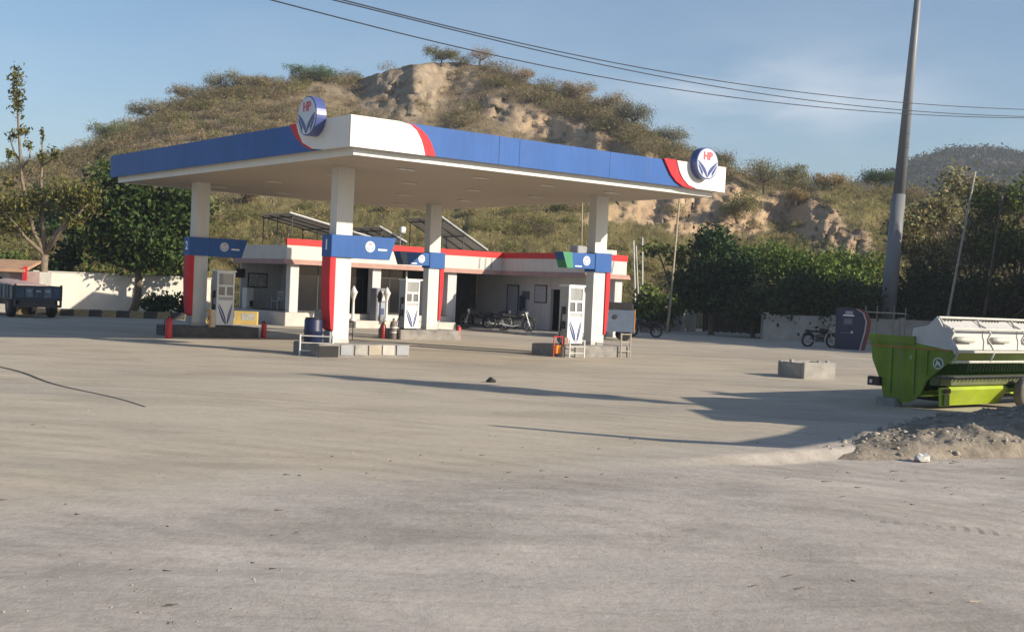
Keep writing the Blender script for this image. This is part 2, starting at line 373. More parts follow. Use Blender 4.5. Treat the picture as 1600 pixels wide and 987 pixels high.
mxw = X0 + mu_ * C1 - mv_ * S1; myw = Y0 + mu_ * S1 + mv_ * C1
nxm, nym = mu_.shape; idm = np.arange(nxm * nym).reshape(nxm, nym)
qm = np.stack([idm[:-1, :-1], idm[1:, :-1], idm[1:, 1:], idm[:-1, 1:]], -1).reshape(-1, 4)
mm_ = np_mesh('rubble_mound', np.c_[mxw.ravel(), myw.ravel(), mz.ravel()], qm); mm_.polygons.foreach_set('use_smooth', [True] * len(mm_.polygons))
mound = bpy.data.objects.new('rubble_mound', mm_); COL.objects.link(mound); mound['kind'] = 'structure'; mound['label'] = 'low heap of dry earth and rubble beside the broken slab edge'
mm_.materials.append(mat('mound_earth', (.34, .29, .235), .95, .0, 2.6, 1.0, rgb2=(.15, .13, .105), bscale=11, spec=.1))

def rock_mesh(seed, n=1):
    rs = random.Random(seed); bm = bmesh.new(); bmesh.ops.create_icosphere(bm, subdivisions=n, radius=1)
    sx, sy, sz = rs.uniform(.7, 1.2), rs.uniform(.7, 1.2), rs.uniform(.45, .8)
    for v in bm.verts:
        k = 1 + rs.uniform(-.28, .25); v.co = Vector((v.co.x * sx, v.co.y * sy, v.co.z * sz)) * k
    me = bpy.data.meshes.new('stone'); bm.to_mesh(me); bm.free(); return me
def scatter_rocks(name, pts, sizes, m, seed, label):
    rs = np.random.RandomState(seed); protos = []
    for k in range(6):
        rm = rock_mesh(seed + k); vv = np.zeros(len(rm.vertices) * 3); rm.vertices.foreach_get('co', vv); vv = vv.reshape(-1, 3)
        ff = np.array([list(p.vertices) for p in rm.polygons]); protos.append((vv, ff)); bpy.data.meshes.remove(rm)
    V, Fc, T = [], [], []; off = 0
    for p, s in zip(pts, sizes):
        vv, ff = protos[rs.randint(6)]; a = rs.rand() * 6.28; c, s_ = math.cos(a), math.sin(a)
        q = vv * s; q = np.c_[q[:, 0] * c - q[:, 1] * s_, q[:, 0] * s_ + q[:, 1] * c, q[:, 2]] + np.array(p)
        V.append(q); Fc.append(ff + off); off += len(q); g = .6 + .6 * rs.rand(); T.append(np.tile([g, g * (.94 + .06 * rs.rand()), g * .9], (len(q), 1)))
    me = np_mesh(name, np.concatenate(V), tris=np.concatenate(Fc), tint=np.concatenate(T)); me.materials.append(m)
    o = bpy.data.objects.new(name, me); COL.objects.link(o); tag(o, label, None, None, 'stuff'); return o
PEB = leaf_mat('pebble', (.33, .30, .27), 0.0, .9)
rs = np.random.RandomState(5)
n = 420; pxx = rs.uniform(3.2, 11, 2600); pyy = rs.uniform(16.6, 24, 2600); ok_ = mound_xy(pxx, pyy) > -.12; pxx, pyy = pxx[ok_][:n], pyy[ok_][:n]; n = len(pxx); hz = np.maximum(mound_xy(pxx, pyy), ground_z(pxx, pyy))
scatter_rocks('rubble', [(a, b, c + .005) for a, b, c in zip(pxx, pyy, hz)], np.where(rs.rand(n) < .08, rs.uniform(.045, .10, n), np.abs(rs.normal(0, .026, n)) + .01), PEB, 3, 'loose grey stones and clods strewn over the earth heap')
n = 1300; px_ = rs.uniform(-9, 10, n * 4); py_ = 6 + 16 * rs.rand(n * 4) ** 1.3; kp = fbm(px_ * .35, py_ * .5, 57, 3) > .55; px_, py_ = px_[kp][:n], py_[kp][:n]; n = len(px_); pz_ = ground_z(px_, py_)
scatter_rocks('gravel', list(zip(px_, py_, pz_)), np.abs(rs.normal(0, .005, n)) + .004, PEB, 11, 'fine gravel and grit scattered over the dusty ground')
# twigs and straw litter
V, Q, T = [], [], []
for k in range(360):
    x = rs.uniform(-8, 9); y = 6.5 + 12 * rs.rand() ** 1.2
    if float(fbm(np.array([x * .4]), np.array([y * .55]), 58, 3)[0]) < .57: continue
    a = rs.normal(-.1, .7); L = rs.uniform(.012, .05) * (2.0 if rs.rand() < .03 else 1); w = rs.uniform(.003, .007); z = float(ground_z(np.array([x]), np.array([y]))[0]) + .006
    dx, dy = math.cos(a) * L, math.sin(a) * L; o4 = len(V) * 1
    b0 = len(V); V += [(x - dx, y - dy, z), (x + dx, y + dy, z + .01), (x + dx - dy / L * w, y + dy + dx / L * w, z + .012), (x - dx - dy / L * w, y - dy + dx / L * w, z + .012)]
    Q.append((b0, b0 + 1, b0 + 2, b0 + 3)); T += [[.28, .24, .2]] * 4 if rs.rand() < .95 else [[1.15, 1.1, 1.0]] * 4
me = np_mesh('straw_litter', V, Q, tint=np.array(T)); me.materials.append(leaf_mat('litter', (.36, .32, .27), 0, .9)); o = bpy.data.objects.new('straw_litter', me); COL.objects.link(o); tag(o, 'dark twigs and bits of straw lying on the dust', None, None, 'stuff')
for nm, (px, py), s, mt, lb in (('stone', (1440, 707), .13, mat('white_stone', (.62, .60, .56), .9, .1, 5, .3), 'pale broken stone at the foot of the earth heap'),
                       ('stone', (767, 597), .10, mat('dark_stone', (.07, .06, .055), .9, .2, 5, .3), 'small dark stone alone on the open forecourt')):
    g = ground_at(px, py); me = rock_mesh(hash(px) % 97, 2); me.materials.append(mt); o = bpy.data.objects.new(nm, me); COL.objects.link(o)
    o.location = (g.x, g.y, float(ground_z(np.array([g.x]), np.array([g.y]))[0]) + s * .45); o.scale = (s * 1.2, s, s); tag(o, lb, 'stone')

# ------------------------------------------------------------------ hill
ridge = [(-500, 330), (-300, 315), (-100, 292), (0, 272), (60, 262), (110, 246), (160, 226), (220, 194), (280, 163), (330, 144), (380, 138), (440, 130), (500, 122), (560, 124), (595, 114), (630, 103), (680, 98), (720, 97), (770, 106), (830, 132), (900, 153), (950, 176), (1000, 208), (1050, 236), (1130, 266), (1200, 279), (1300, 294), (1400, 304), (1500, 316), (1600, 326), (1900, 352), (2200, 380)]
RX = np.array([p[0] for p in ridge], float); RY = np.array([p[1] for p in ridge], float)
cols = np.arange(-500, 2200, 5.0)
ryc = np.interp(cols, RX, RY); kern = np.array([1, 2, 3, 2, 1]) / 9.; ryc = np.convolve(np.pad(ryc, 2, 'edge'), kern, 'valid')
cliffs = [(640, 136, 62, 30, .9, -4), (585, 128, 50, 12, .6, -12), (705, 124, 42, 16, .8, 10), (655, 165, 26, 18, .6, 60), (800, 182, 46, 15, .85, 25), (880, 203, 62, 17, 1.0, 24), (955, 233, 80, 12, 1.0, 22), (1035, 264, 60, 9, .9, 18),
          (1090, 322, 112, 32, 1.0, 8), (985, 326, 60, 18, .75, -12), (1165, 318, 46, 20, .9, 20), (1285, 350, 74, 22, 1.0, 24), (1220, 332, 40, 12, .8, 18), (500, 138, 50, 7, .5, 0), (420, 300, 60, 6, .5, 4), (760, 208, 50, 5, .4, 14)]
NS = 130
ss = np.linspace(0, 1, NS)
dirs = [ray(c, y) for c, y in zip(cols, ryc)]
az = np.array([math.atan2(d.x, d.y) for d in dirs]); tr = np.array([d.z / math.hypot(d.x, d.y) for d in dirs])
r0 = np.interp(cols, [-500, 0, 500, 900, 1300, 1700, 2200], [78, 78, 82, 84, 86, 80, 76]); r1 = np.interp(cols, [-500, 0, 300, 700, 1000, 1300, 1700, 2200], [120, 135, 165, 185, 160, 140, 125, 115])
tb = -CAM_H / r0
Hr = np.zeros((len(cols), NS)); TZ = np.zeros_like(Hr); PX = np.repeat(cols[:, None], NS, 1); PY = np.zeros_like(Hr); ROCK = np.zeros_like(Hr)
hor = np.array([493.5 - (493.5 - y) for y in ryc])
basey = np.array([452 + ROLL * (c - 800) + 1880 * CAM_H / r for c, r in zip(cols, r0)])
PY = basey[:, None] + (ryc - basey)[:, None] * ss[None]
nz = fbm(PX / 26, PY / 15, 5, 5, .55)
for cx, cy, hw, hh, st, an in cliffs:
    ca, sa = math.cos(R(an)), math.sin(R(an)); qx, qy = (PX - cx) * ca + (PY - cy) * sa, -(PX - cx) * sa + (PY - cy) * ca
    d = np.sqrt((qx / (hw * 1.2)) ** 2 + (qy / (hh * 1.4)) ** 2) + 1.5 * (nz - .5)
    ROCK = np.maximum(ROCK, st * (1 - sstep(.72, 1.02, d)))
def blur(a_, k):
    ke = np.hanning(k + 2)[1:-1]; ke /= ke.sum()
    a_ = np.apply_along_axis(lambda v: np.convolve(np.pad(v, k // 2, 'edge'), ke, 'valid'), 0, a_); return np.apply_along_axis(lambda v: np.convolve(np.pad(v, k // 2, 'edge'), ke, 'valid'), 1, a_)
w = 1 - .62 * np.clip(blur(ROCK, 9), 0, 1)
gamma = .35 + 1.3 * ss[None] ** .8
Wt = w * gamma; Rr = r0[:, None] + (r1 - r0)[:, None] * np.cumsum(Wt, 1) / np.cumsum(np.ones((1, NS)) * gamma, 1)[:, -1:]
Rr = Rr - 0.0
soilx = sstep(740, 860, PX)
rough_r = (fbm((PX + PY * .7) / 11, (PY - PX * .45) / 9, 21, 5, .55) - .5) * (3.4 - 2.3 * soilx) * ROCK + (fbm(PX / 30, PY / 30, 25, 3) - .5) * 3.0 * np.minimum(1, 4 * ss)[None]
gul = np.abs(fbm(PX / 15 + PY / 40, PY / 70 - PX / 90, 61, 3) - .5) * 2; rough_r += ROCK * 1.1 * (1 - sstep(.0, .30, gul))
Rr = Rr + rough_r
TT = tb[:, None] + (tr - tb)[:, None] * ss[None]
ZZ = CAM_H + Rr * TT + (fbm(PX / 7, PY / 5, 91, 4) - .5) * .5 * np.minimum(1, 6 * ss)[None]
ZZ[:, 0] = -.6
# beyond the crest: fall away
back_r = Rr[:, -1:] + np.array([[6, 20, 60, 120]]); back_z = ZZ[:, -1:] * np.array([[.985, .9, .45, -.05]])
Rr = np.c_[Rr, back_r]; ZZ = np.c_[ZZ, back_z]; A = np.repeat(az[:, None], NS + 4, 1)
HX, HY = np.sin(A) * Rr, np.cos(A) * Rr
ROCKx = np.c_[ROCK, np.repeat(ROCK[:, -1:] * 0, 4, 1)]
PYx = np.c_[PY, np.repeat(PY[:, -1:], 4, 1)]; PXx = np.repeat(cols[:, None], NS + 4, 1)
green = sstep(235, 345, PYx + 60 * (fbm(PXx / 40, PYx / 25, 33) - .5))
soil = sstep(.35, .8, ROCKx) * sstep(700, 900, PXx)     # right-hand cuts are pale earth, the crag near the top is grey stone
idh = np.arange(HX.size).reshape(HX.shape); qh = np.stack([idh[:-1, :-1], idh[1:, :-1], idh[1:, 1:], idh[:-1, 1:]], -1).reshape(-1, 4)
hme = np_mesh('hill', np.c_[HX.ravel(), HY.ravel(), ZZ.ravel()], qh, tint=np.c_[ROCKx.ravel(), green.ravel(), soil.ravel()])
hill = bpy.data.objects.new('hill', hme); COL.objects.link(hill); hill['kind'] = 'structure'; hill['label'] = 'dry scrub covered hill with crags and cut earth banks behind the station'
def hill_material():
    m = bpy.data.materials.new('dry_hillside'); m.use_nodes = True; nt = m.node_tree; N, Lk = nt.nodes, nt.links; b = N['Principled BSDF']
    b.inputs['Roughness'].default_value = .95; b.inputs['Specular IOR Level'].default_value = .1
    co = N.new('ShaderNodeTexCoord'); at_ = N.new('ShaderNodeAttribute'); at_.attribute_name = 'tint'; sp = N.new('ShaderNodeSeparateColor'); Lk.new(at_.outputs['Color'], sp.inputs[0])
    def noise(sc, d=6, r=.65, ms=None):
        n = N.new('ShaderNodeTexNoise'); n.inputs['Scale'].default_value = sc; n.inputs['Detail'].default_value = d; n.inputs['Roughness'].default_value = r
        if ms:
            mp = N.new('ShaderNodeMapping'); mp.inputs['Scale'].default_value = ms; Lk.new(co.outputs['Object'], mp.inputs[0]); Lk.new(mp.outputs[0], n.inputs['Vector'])
        else: Lk.new(co.outputs['Object'], n.inputs['Vector'])
        return n.outputs['Fac']
    def ramp(f, stops):
        r = N.new('ShaderNodeValToRGB'); e = r.color_ramp.elements
        while len(e) < len(stops): e.new(.5)
        for k, (p, c) in enumerate(stops): e[k].position = p; e[k].color = (*c, 1)
        Lk.new(f, r.inputs[0]); return r.outputs[0]
    def mix(a, c, f):
        x = N.new('ShaderNodeMixRGB'); Lk.new(f, x.inputs[0]); Lk.new(a, x.inputs[1]); Lk.new(c, x.inputs[2]); return x.outputs[0]
    brown = ramp(noise(.35, 8), [(.28, (.17, .13, .08)), (.5, (.26, .20, .125)), (.72, (.34, .27, .17))])
    grass = ramp(noise(.28, 8), [(.28, (.12, .105, .045)), (.5, (.20, .17, .07)), (.72, (.285, .235, .11))])
    stone = ramp(noise(.7, 10, .75, (1, 1, .5)), [(.28, (.16, .125, .095)), (.45, (.32, .25, .18)), (.62, (.45, .365, .27)), (.8, (.54, .45, .35))])
    earth = ramp(noise(.5, 10, .7, (1, 1, .6)), [(.26, (.26, .17, .10)), (.40, (.47, .33, .205)), (.58, (.60, .435, .28)), (.75, (.68, .52, .36))])
    veg = mix(brown, grass, sp.outputs['Green']); rk = mix(stone, earth, sp.outputs['Blue'])
    Lk.new(mix(veg, rk, sp.outputs['Red']), b.inputs['Base Color'])
    bp = N.new('ShaderNodeBump'); bp.inputs['Strength'].default_value = .9; bp.inputs['Distance'].default_value = .6; Lk.new(noise(1.1, 8, .75), bp.inputs['Height']); Lk.new(bp.outputs[0], b.inputs['Normal'])
    return m
hme.materials.append(hill_material())

# far hill on the right, and a low one behind it
def far_hill(prof, Y, depth, label, m, seed):
    xs = np.linspace(prof[0][0], prof[-1][0], 240); ys = np.interp(xs, [p[0] for p in prof], [p[1] for p in prof]) - 6 * (fbm(xs / 20, xs * 0, seed, 4) - .5)
    V = []; nn = 40
    for px, py in zip(xs, ys):
        top = at(px, py, Y)
        for k in range(nn):
            t = k / (nn - 1); f = math.sin(min(t * 1.25, 1) * math.pi / 2) if t < .8 else 1 - (t - .8) * 2
            zz = top.z * f + (-3 if k == 0 else 0); yy = Y - depth * (1 - t / .8)
            g = top.x / Y * yy
            V.append((g, yy, zz + float(fbm(np.array([g / 22.]), np.array([yy / 30.]), seed + 5, 4)[0] - .5) * top.z * .16 * (0 < k < 33)))
    idx = np.arange(len(V)).reshape(len(xs), nn); q = np.stack([idx[:-1, :-1], idx[1:, :-1], idx[1:, 1:], idx[:-1, 1:]], -1).reshape(-1, 4)
    me = np_mesh('distant_hill', V, q); me.materials.append(m); o = bpy.data.objects.new('distant_hill', me); COL.objects.link(o); o['kind'] = 'structure'; o['label'] = label; me.polygons.foreach_set('use_smooth', [True] * len(me.polygons))
random.seed(3)
FH = mat('distant_scrub', (.08, .075, .065), .95, .0, .07, .8, rgb2=(.035, .036, .032), bscale=.25)
FHP = [(1180, 345), (1300, 314), (1345, 296), (1385, 288), (1410, 275), (1435, 261), (1465, 250), (1500, 244), (1540, 244), (1585, 249), (1650, 256), (1760, 300), (1950, 345)]
far_hill(FHP, 520, 170, 'dark scrubby hill far off on the right horizon', FH, 7)
far_hill([(-420, 400), (-250, 330), (-120, 310), (0, 318), (120, 330), (260, 370)], 430, 150, 'low distant hill behind the left trees', FH, 8)

# ================================================================== VEGETATION
def leaves(centers, size, rs, flat=0.0, aspect=1.7, tint0=(1, 1, 1), tvar=.25):
    # one rhombic leaf-sized face per centre; returns verts, quads, tint
    n = len(centers); c = np.asarray(centers)
    nr = rs.normal(size=(n, 3)); nr[:, 2] = np.abs(nr[:, 2]) + flat; nr /= np.linalg.norm(nr, axis=1)[:, None]
    t = rs.normal(size=(n, 3)); t -= nr * (t * nr).sum(1)[:, None]; t /= np.linalg.norm(t, axis=1)[:, None]; b = np.cross(nr, t)
    s = (size * (.6 + .8 * rs.rand(n)))[:, None] if np.isscalar(size) else size[:, None]
    V = np.stack([c - t * s * aspect * .5, c + b * s * .5, c + t * s * aspect * .5, c - b * s * .5], 1).reshape(-1, 3)
    Q = np.arange(4 * n).reshape(n, 4)
    g = (1 + tvar * rs.normal(size=(n, 1))).clip(.35, 1.9); hue = 1 + .12 * rs.normal(size=(n, 1))
    T = np.repeat(np.c_[g * hue, g, g * .9] * np.array(tint0), 4, 0)
    return V, Q, T
def leaf_object(name, parts, m, parent=None):
    V, Q, T = [], [], []; off = 0
    for v, q, t in parts: V.append(v); Q.append(q + off); T.append(t); off += len(v)
    me = np_mesh(name, np.concatenate(V), np.concatenate(Q), tint=np.concatenate(T)); me.materials.append(m)
    o = bpy.data.objects.new(name, me); COL.objects.link(o)
    if parent is not None: o.parent = parent
    return o
def bend(a, b, rs, k=4, amt=.12):
    a, b = np.array(a, float), np.array(b, float); L = np.linalg.norm(b - a); pts = []
    off = rs.normal(size=3) * L * amt; off[2] *= .5
    for i in range(k + 1):
        t = i / k; pts.append(tuple(a + (b - a) * t + off * math.sin(t * math.pi)))
    return pts
def tree(name, label, base, height, trunk_r, fork, lobes, leaf_n, leaf_s, m, seed, cat='tree', group=None, clump=.55, tint=(1, 1, 1), tvar=.25, limb_m=None, flat=0.0, hollow=.55, nclump=None, rz=0.0):
    """lobes: (x, y, z, rx, ry, rz) of the crown's masses, relative to the base"""
    rs = np.random.RandomState(seed); root = empty(name, base, rz, label, cat, group)
    tr_ = MB(); fk = np.array(fork, float)
    tp = bend((0, 0, -.15), fk, rs, 5, .05); tr_.tube(tp, [trunk_r * (1.25 if i == 0 else 1 - .35 * i / 5) for i in range(6)], 8)
    vol = np.array([l[3] * l[4] * l[5] for l in lobes]) ** .75; share_n = (vol / vol.sum())
    parts = []
    for (lx, ly, lz, ax, ay, az_), f in zip(lobes, share_n):
        c = np.array((lx, ly, lz)); L = bend(tuple(fk * rs.uniform(.8, 1)), tuple(c - np.array((0, 0, az_ * .35))), rs, 4, .12)
        tr_.tube(L, [trunk_r * .55 * (1 - .16 * i) for i in range(5)], 6)
        nc = max(6, int((nclump or 40) * f * len(lobes) / 2)); nl = max(5, int(leaf_n * f / nc))
        d = rs.normal(size=(nc, 3)); d /= np.linalg.norm(d, axis=1)[:, None]; rr = (hollow + (1 - hollow) * rs.rand(nc)) ** .8
        cc = c + d * rr[:, None] * np.array((ax, ay, az_))
        for k in range(nc):
            if k % 3 == 0:
                P = bend(L[rs.randint(2, 5)], tuple(cc[k]), rs, 3, .1); tr_.tube(P, [trunk_r * .2, trunk_r * .15, trunk_r * .1, trunk_r * .05], 4, False)
            q = rs.normal(size=(nl, 3)) * clump * np.array((1, 1, .75)) * rs.uniform(.6, 1.3)
            tk = rs.uniform(.75, 1.25)
            parts.append(leaves(cc[k] + q, leaf_s, rs, flat, 1.7, tuple(x * tk for x in tint), tvar))
    tr_.build('trunk', limb_m or BARK, root, True); leaf_object('crown', parts, m, root)
    return root

LEAF_D = leaf_mat('leaf_dark_green', (.045, .075, .022), .22)
LEAF_M = leaf_mat('leaf_mid_green', (.12, .16, .04), .25)
LEAF_Y = leaf_mat('leaf_yellow_green', (.21, .20, .065), .28)
LEAF_B = leaf_mat('leaf_dry', (.36, .29, .20), .4)
LEAF_G = leaf_mat('leaf_acacia', (.25, .225, .155), .35)
GBARK = mat('pale_bark', (.26, .20, .14), .9, .25, 5, .5)

# ---- scrub over the hillside (one mass)
rs = np.random.RandomState(77)
parts = []
ci = rs.randint(60, len(cols) - 90, 4300); cj = np.r_[(rs.rand(3500) ** .9 * (NS - 1)).astype(int), rs.randint(int(NS * .93), NS, 800)]
cnt = 0
for i, jx in zip(ci, cj):
    if max(ROCK[i, jx], ROCK[i, min(jx + 5, NS - 1)], ROCK[i, min(jx + 10, NS - 1)]) > .25 and rs.rand() < .95: continue
    dn = fbm(np.array([PX[i, jx] / 55]), np.array([PY[i, jx] / 22]), 44, 3)[0]
    if PY[i, jx] > 275 and rs.rand() < .55 + .35 * (dn < .5): continue
    if dn < .40 and jx < NS * .92 and rs.rand() < .6: continue
    p = np.array((HX[i, jx], HY[i, jx], ZZ[i, jx])); s = rs.uniform(.65, 1.75) * (1.2 if jx > NS * .8 else .9)
    gsel = green[i, jx]; nl = int(120 + 90 * s)
    q = rs.normal(size=(nl, 3)); q /= np.linalg.norm(q, axis=1)[:, None]; q = q * (rs.rand(nl, 1) ** .45) * np.array((1.25, 1.25, .95)) * s; q[:, 2] = np.abs(q[:, 2]) * (1 - .25 * rs.rand(nl)) + .1
    u = rs.rand()
    if u < .18 + .45 * gsel: tt = np.array((.68, .80, .45))
    elif u < .55: tt = np.array((.85, .85, .75))
    else: tt = np.array((.92, .90, .76))
    parts.append(leaves(p + q, .055 * (.8 + .4 * rs.rand()), rs, .2, 8.5, tuple(tt * rs.uniform(.5, 1.1)), .14)); cnt += 1
o = leaf_object('hillside_scrub', parts, LEAF_B); tag(o, 'dry brown and olive thorn scrub covering the hillside', None, None, 'stuff')
# ---- dry grass tufts on the hill
n = 70000; ci = rs.randint(60, len(cols) - 90, n); cj = (rs.rand(n) ** 1.1 * (NS - 1)).astype(int); keep = ROCK[ci, cj] < .3; ci, cj = ci[keep], cj[keep]; n = len(ci)
base = np.c_[HX[ci, cj], HY[ci, cj], ZZ[ci, cj]] + np.c_[rs.normal(0, .5, n), rs.normal(0, .5, n), np.zeros(n)]
hgt = rs.uniform(.15, .42, n); wd = rs.uniform(.015, .05, n); a = rs.rand(n) * 6.28; dv = np.c_[np.cos(a), np.sin(a), np.zeros(n)] * wd[:, None]; lean = np.c_[rs.normal(0, .15, n), rs.normal(0, .15, n), hgt]
V = np.stack([base - dv * .4 - [0, 0, .1], base + dv * .4 - [0, 0, .1], base + lean + dv, base + lean - dv], 1).reshape(-1, 3); Q = np.arange(4 * n).reshape(n, 4)
gcol = green[ci, cj][:, None]; tt = ((1 - gcol) * np.array([.95, .92, .85]) + gcol * np.array([.72, .74, .50])) * rs.uniform(.7, 1.25, (n, 1)); T = np.repeat(tt, 4, 0)
me = np_mesh('dry_grass', V, Q, tint=T); me.materials.append(LEAF_B); o = bpy.data.objects.new('dry_grass', me); COL.objects.link(o); tag(o, 'sparse yellow grass tufts on the hill slopes', None, None, 'stuff')

def hill_point(px, py):
    i = int(np.argmin(np.abs(cols - px))); jx = int(np.argmin(np.abs(PY[i] - py))); return (float(HX[i, jx]), float(HY[i, jx]), float(ZZ[i, jx]) - .15)
# ---- single flat topped trees one can tell apart on the hill
def acacia(px, py, hpx, wpx, label, seed, m=LEAF_G, tint=(1, 1, 1), dense=1.0):
    b = hill_point(px, py); k = math.hypot(b[0], b[1]) / 1880; h_ = hpx * k * 1.25; w_ = wpx * k * .5
    rr = np.random.RandomState(seed); lob = []
    for q in range(4):
        a = q * 1.57 + rr.rand(); lob.append((math.cos(a) * w_ * .55, math.sin(a) * w_ * .55, h_ * rr.uniform(.5, .8), w_ * .6, w_ * .6, h_ * .25))
    tree('acacia_tree', label, b, h_, .11 * h_ / 3 + .05, (rr.normal() * .2, rr.normal() * .2, h_ * .42), lob, int(4200 * dense), .085, m, seed, 'tree', 'flat topped trees along the hill', clump=.5 * h_ / 3.5, tint=tint, tvar=.16, limb_m=BARK, hollow=.05, nclump=34)
acl = [(486, 130, 22, 78, 'wide flat topped tree on the skyline above the left canopy disc', LEAF_M, (.7, .75, .7), 1.6),
       (352, 146, 26, 62, 'bushy thorn tree on the left shoulder of the skyline', LEAF_G, (1, 1, .9), 1.2),
       (402, 140, 20, 55, 'low spreading thorn tree left of the flat topped skyline tree', LEAF_G, (1.1, 1.0, .8), 1.2),
       (292, 162, 24, 56, 'grey thorn tree halfway up the left skyline slope', LEAF_G, (1.05, 1, .95), 1.0),
       (228, 192, 26, 60, 'grey bush tree low on the left skyline slope', LEAF_G, (.95, .95, .9), 1.1),
       (172, 222, 26, 52, 'olive tree where the left skyline meets the dark tree', LEAF_G, (.8, .95, .7), 1.1),
       (692, 104, 24, 58, 'yellowish scrub tree on the summit above the crag', LEAF_Y, (.75, .7, .7), 1.3),
       (752, 106, 26, 40, 'thin leafless looking tree on the summit right of the crag', LEAF_B, (.9, .85, .85), .5),
       (815, 130, 24, 44, 'sparse thorn tree on the skyline below the summit', LEAF_B, (.9, .8, .75), .7),
       (905, 158, 26, 64, 'brown thorn tree on the right skyline above the earth cut', LEAF_B, (.85, .8, .75), 1.1),
       (962, 188, 34, 62, 'rounded brown thorn tree on the right skyline slope', LEAF_B, (.8, .78, .75), 1.2),
       (992, 204, 38, 56, 'dark flat topped tree on the right skyline slope', LEAF_G, (.7, .75, .75), 1.2),
       (1042, 234, 32, 62, 'grey flat topped tree just left of the right canopy disc', LEAF_G, (.75, .8, .8), 1.2),
       (1118, 266, 26, 46, 'grey tree on the skyline just right of the canopy end', LEAF_G, (.85, .85, .85), 1.0),
       (1195, 304, 42, 62, 'upright tree with a dark trunk below the right skyline', LEAF_G, (.8, .85, .7), 1.0),
       (1240, 288, 24, 66, 'wide pale flat topped tree on the low right ridge', LEAF_G, (.95, 1, .9), 1.0),
       (1300, 300, 22, 60, 'brown scrub tree on the low right ridge nearest the mast', LEAF_B, (1, .9, .7), 1.0),
       (1376, 300, 28, 50, 'dark flat topped tree left of the tall mast on the ridge', LEAF_M, (.5, .6, .6), 1.1),
       (1160, 350, 40, 70, 'olive bush at the foot of the earth bank', LEAF_G, (.95, .95, .6), 1.4),
       (395, 318, 22, 30, 'small bush with a dark stem on the slope above the solar racks', LEAF_B, (.6, .55, .5), .8),
       (1250, 318, 18, 44, 'low brown bush on the bare ridge right of the canopy', LEAF_B, (.95, .85, .65), .8)]
for k, (px, py, hp, wp, lb, m, tt, dn) in enumerate(acl): acacia(px, py, hp, wp, lb, 300 + k, m, tt, dn)

# ---- left hand trees
b = at(207, 480, 66.5); b.z = 0
tree('leafy_tree', 'dense dark green tree in front of the white wall, left of the canopy', b, 8, .24, (.1, 0, 2.9), [(-2.1, .3, 4.2, 1.5, 1.3, 1.3), (-1.6, .6, 6.8, 1.35, 1.3, 1.5), (.6, 0, 4.6, 1.9, 1.6, 1.7), (1.9, .5, 5.6, 1.8, 1.6, 1.6), (-.3, .8, 6.4, 1.7, 1.5, 1.5), (2.4, .2, 3.2, 1.2, 1.2, 1.0), (-.3, .2, 3.3, 1.4, 1.2, .9)], 14000, .17, LEAF_D, 11, clump=.36, tint=(1.15, 1.1, .9), tvar=.35, nclump=80, hollow=.6)
b = at(262, 480, 71.5); b.z = 0
tree('leafy_tree', 'yellow green leafy tree just behind the left canopy pillar', b, 6, .16, (0, 0, 2.2), [(-.8, .2, 3.7, 1.3, 1.2, 1.2), (.7, 0, 3.3, 1.2, 1.1, 1.2), (.2, .3, 5.0, 1.3, 1.2, 1.1), (.9, .4, 6.4, 1.2, 1.2, 1.0)], 9000, .15, LEAF_M, 12, clump=.36, tvar=.35, nclump=60)
# tall lopped tree
def lopped_tree():
    Y = 64.0; b = at(70, 486, Y); b.z = 0; rs = np.random.RandomState(9)
    root = empty('lopped_tree', b, 0, 'tall lopped tree with bare upright limbs and sprouting tufts at the far left', 'tree')
    def q(px, py, dy=0):
        p = at(px, py, Y + dy); return (p.x - b.x, p.y - b.y, p.z)
    t = MB()
    f = q(70, 398)
    t.tube([(0, 0, -.1), q(69, 450), q(68, 420), f], [.28, .23, .21, .19], 10)
    limbs = [[f, q(52, 360), q(40, 310), q(34, 280), q(30, 215), q(27, 165), q(26, 120)], [f, q(66, 330, .5), q(64, 285, .5), q(66, 250, .6), q(66, 205, .6)],
             [f, q(95, 360, -.4), q(120, 338, -.6), q(138, 318, -.7)], [f, q(84, 368, .3), q(112, 335, .5), q(125, 300, .6)], [f, q(40, 372, -.3), q(20, 345, -.6), q(4, 330, -.6)],
             [q(35, 280), q(18, 288, .2), q(4, 276, .3)], [q(34, 255), q(22, 238, .1), q(16, 218, .1)], [q(35, 262), q(46, 248, .1), q(48, 232, .1)], [q(65, 258, .5), q(82, 250, .5), q(90, 236, .5)]]
    for L in limbs: t.tube(L, np.linspace(.14 if L[0] == f else .07, .03, len(L)), 6)
    t.build('trunk', GBARK, root, True)
    parts = []
    tufts = [(24, 118, .38, .6, 110), (26, 142, .42, .75, 150), (28, 165, .35, .6, 90), (36, 205, .35, .3, 70), (20, 212, .3, .3, 60), (46, 228, .25, .25, 45), (16, 240, .25, .3, 50), (66, 212, .12, .5, 40), (66, 245, .3, .35, 60), (86, 240, .32, .35, 80),
             (14, 285, .4, .45, 90), (125, 300, 1.0, .7, 420), (138, 318, .8, .65, 330), (110, 320, .8, .6, 260), (40, 320, 1.0, .7, 330), (12, 325, 1.0, .8, 380), (62, 312, .9, .7, 260), (95, 300, .7, .6, 200), (4, 345, .9, .8, 300), (30, 350, .8, .6, 220), (118, 345, .6, .4, 140)]
    for px, py, rx, rz_, nl in tufts:
        c = np.array(q(px, py, rs.normal() * .4)); d = rs.normal(size=(int(nl * 1.35), 3)) * np.array((rx, rx * .8, rz_)) * .5
        parts.append(leaves(c + d, .10, rs, 0, 2.2, tuple(np.array((.62, .62, .55)) * rs.uniform(.8, 1.2)), .3))
    leaf_object('crown', parts, LEAF_Y, root)
lopped_tree()
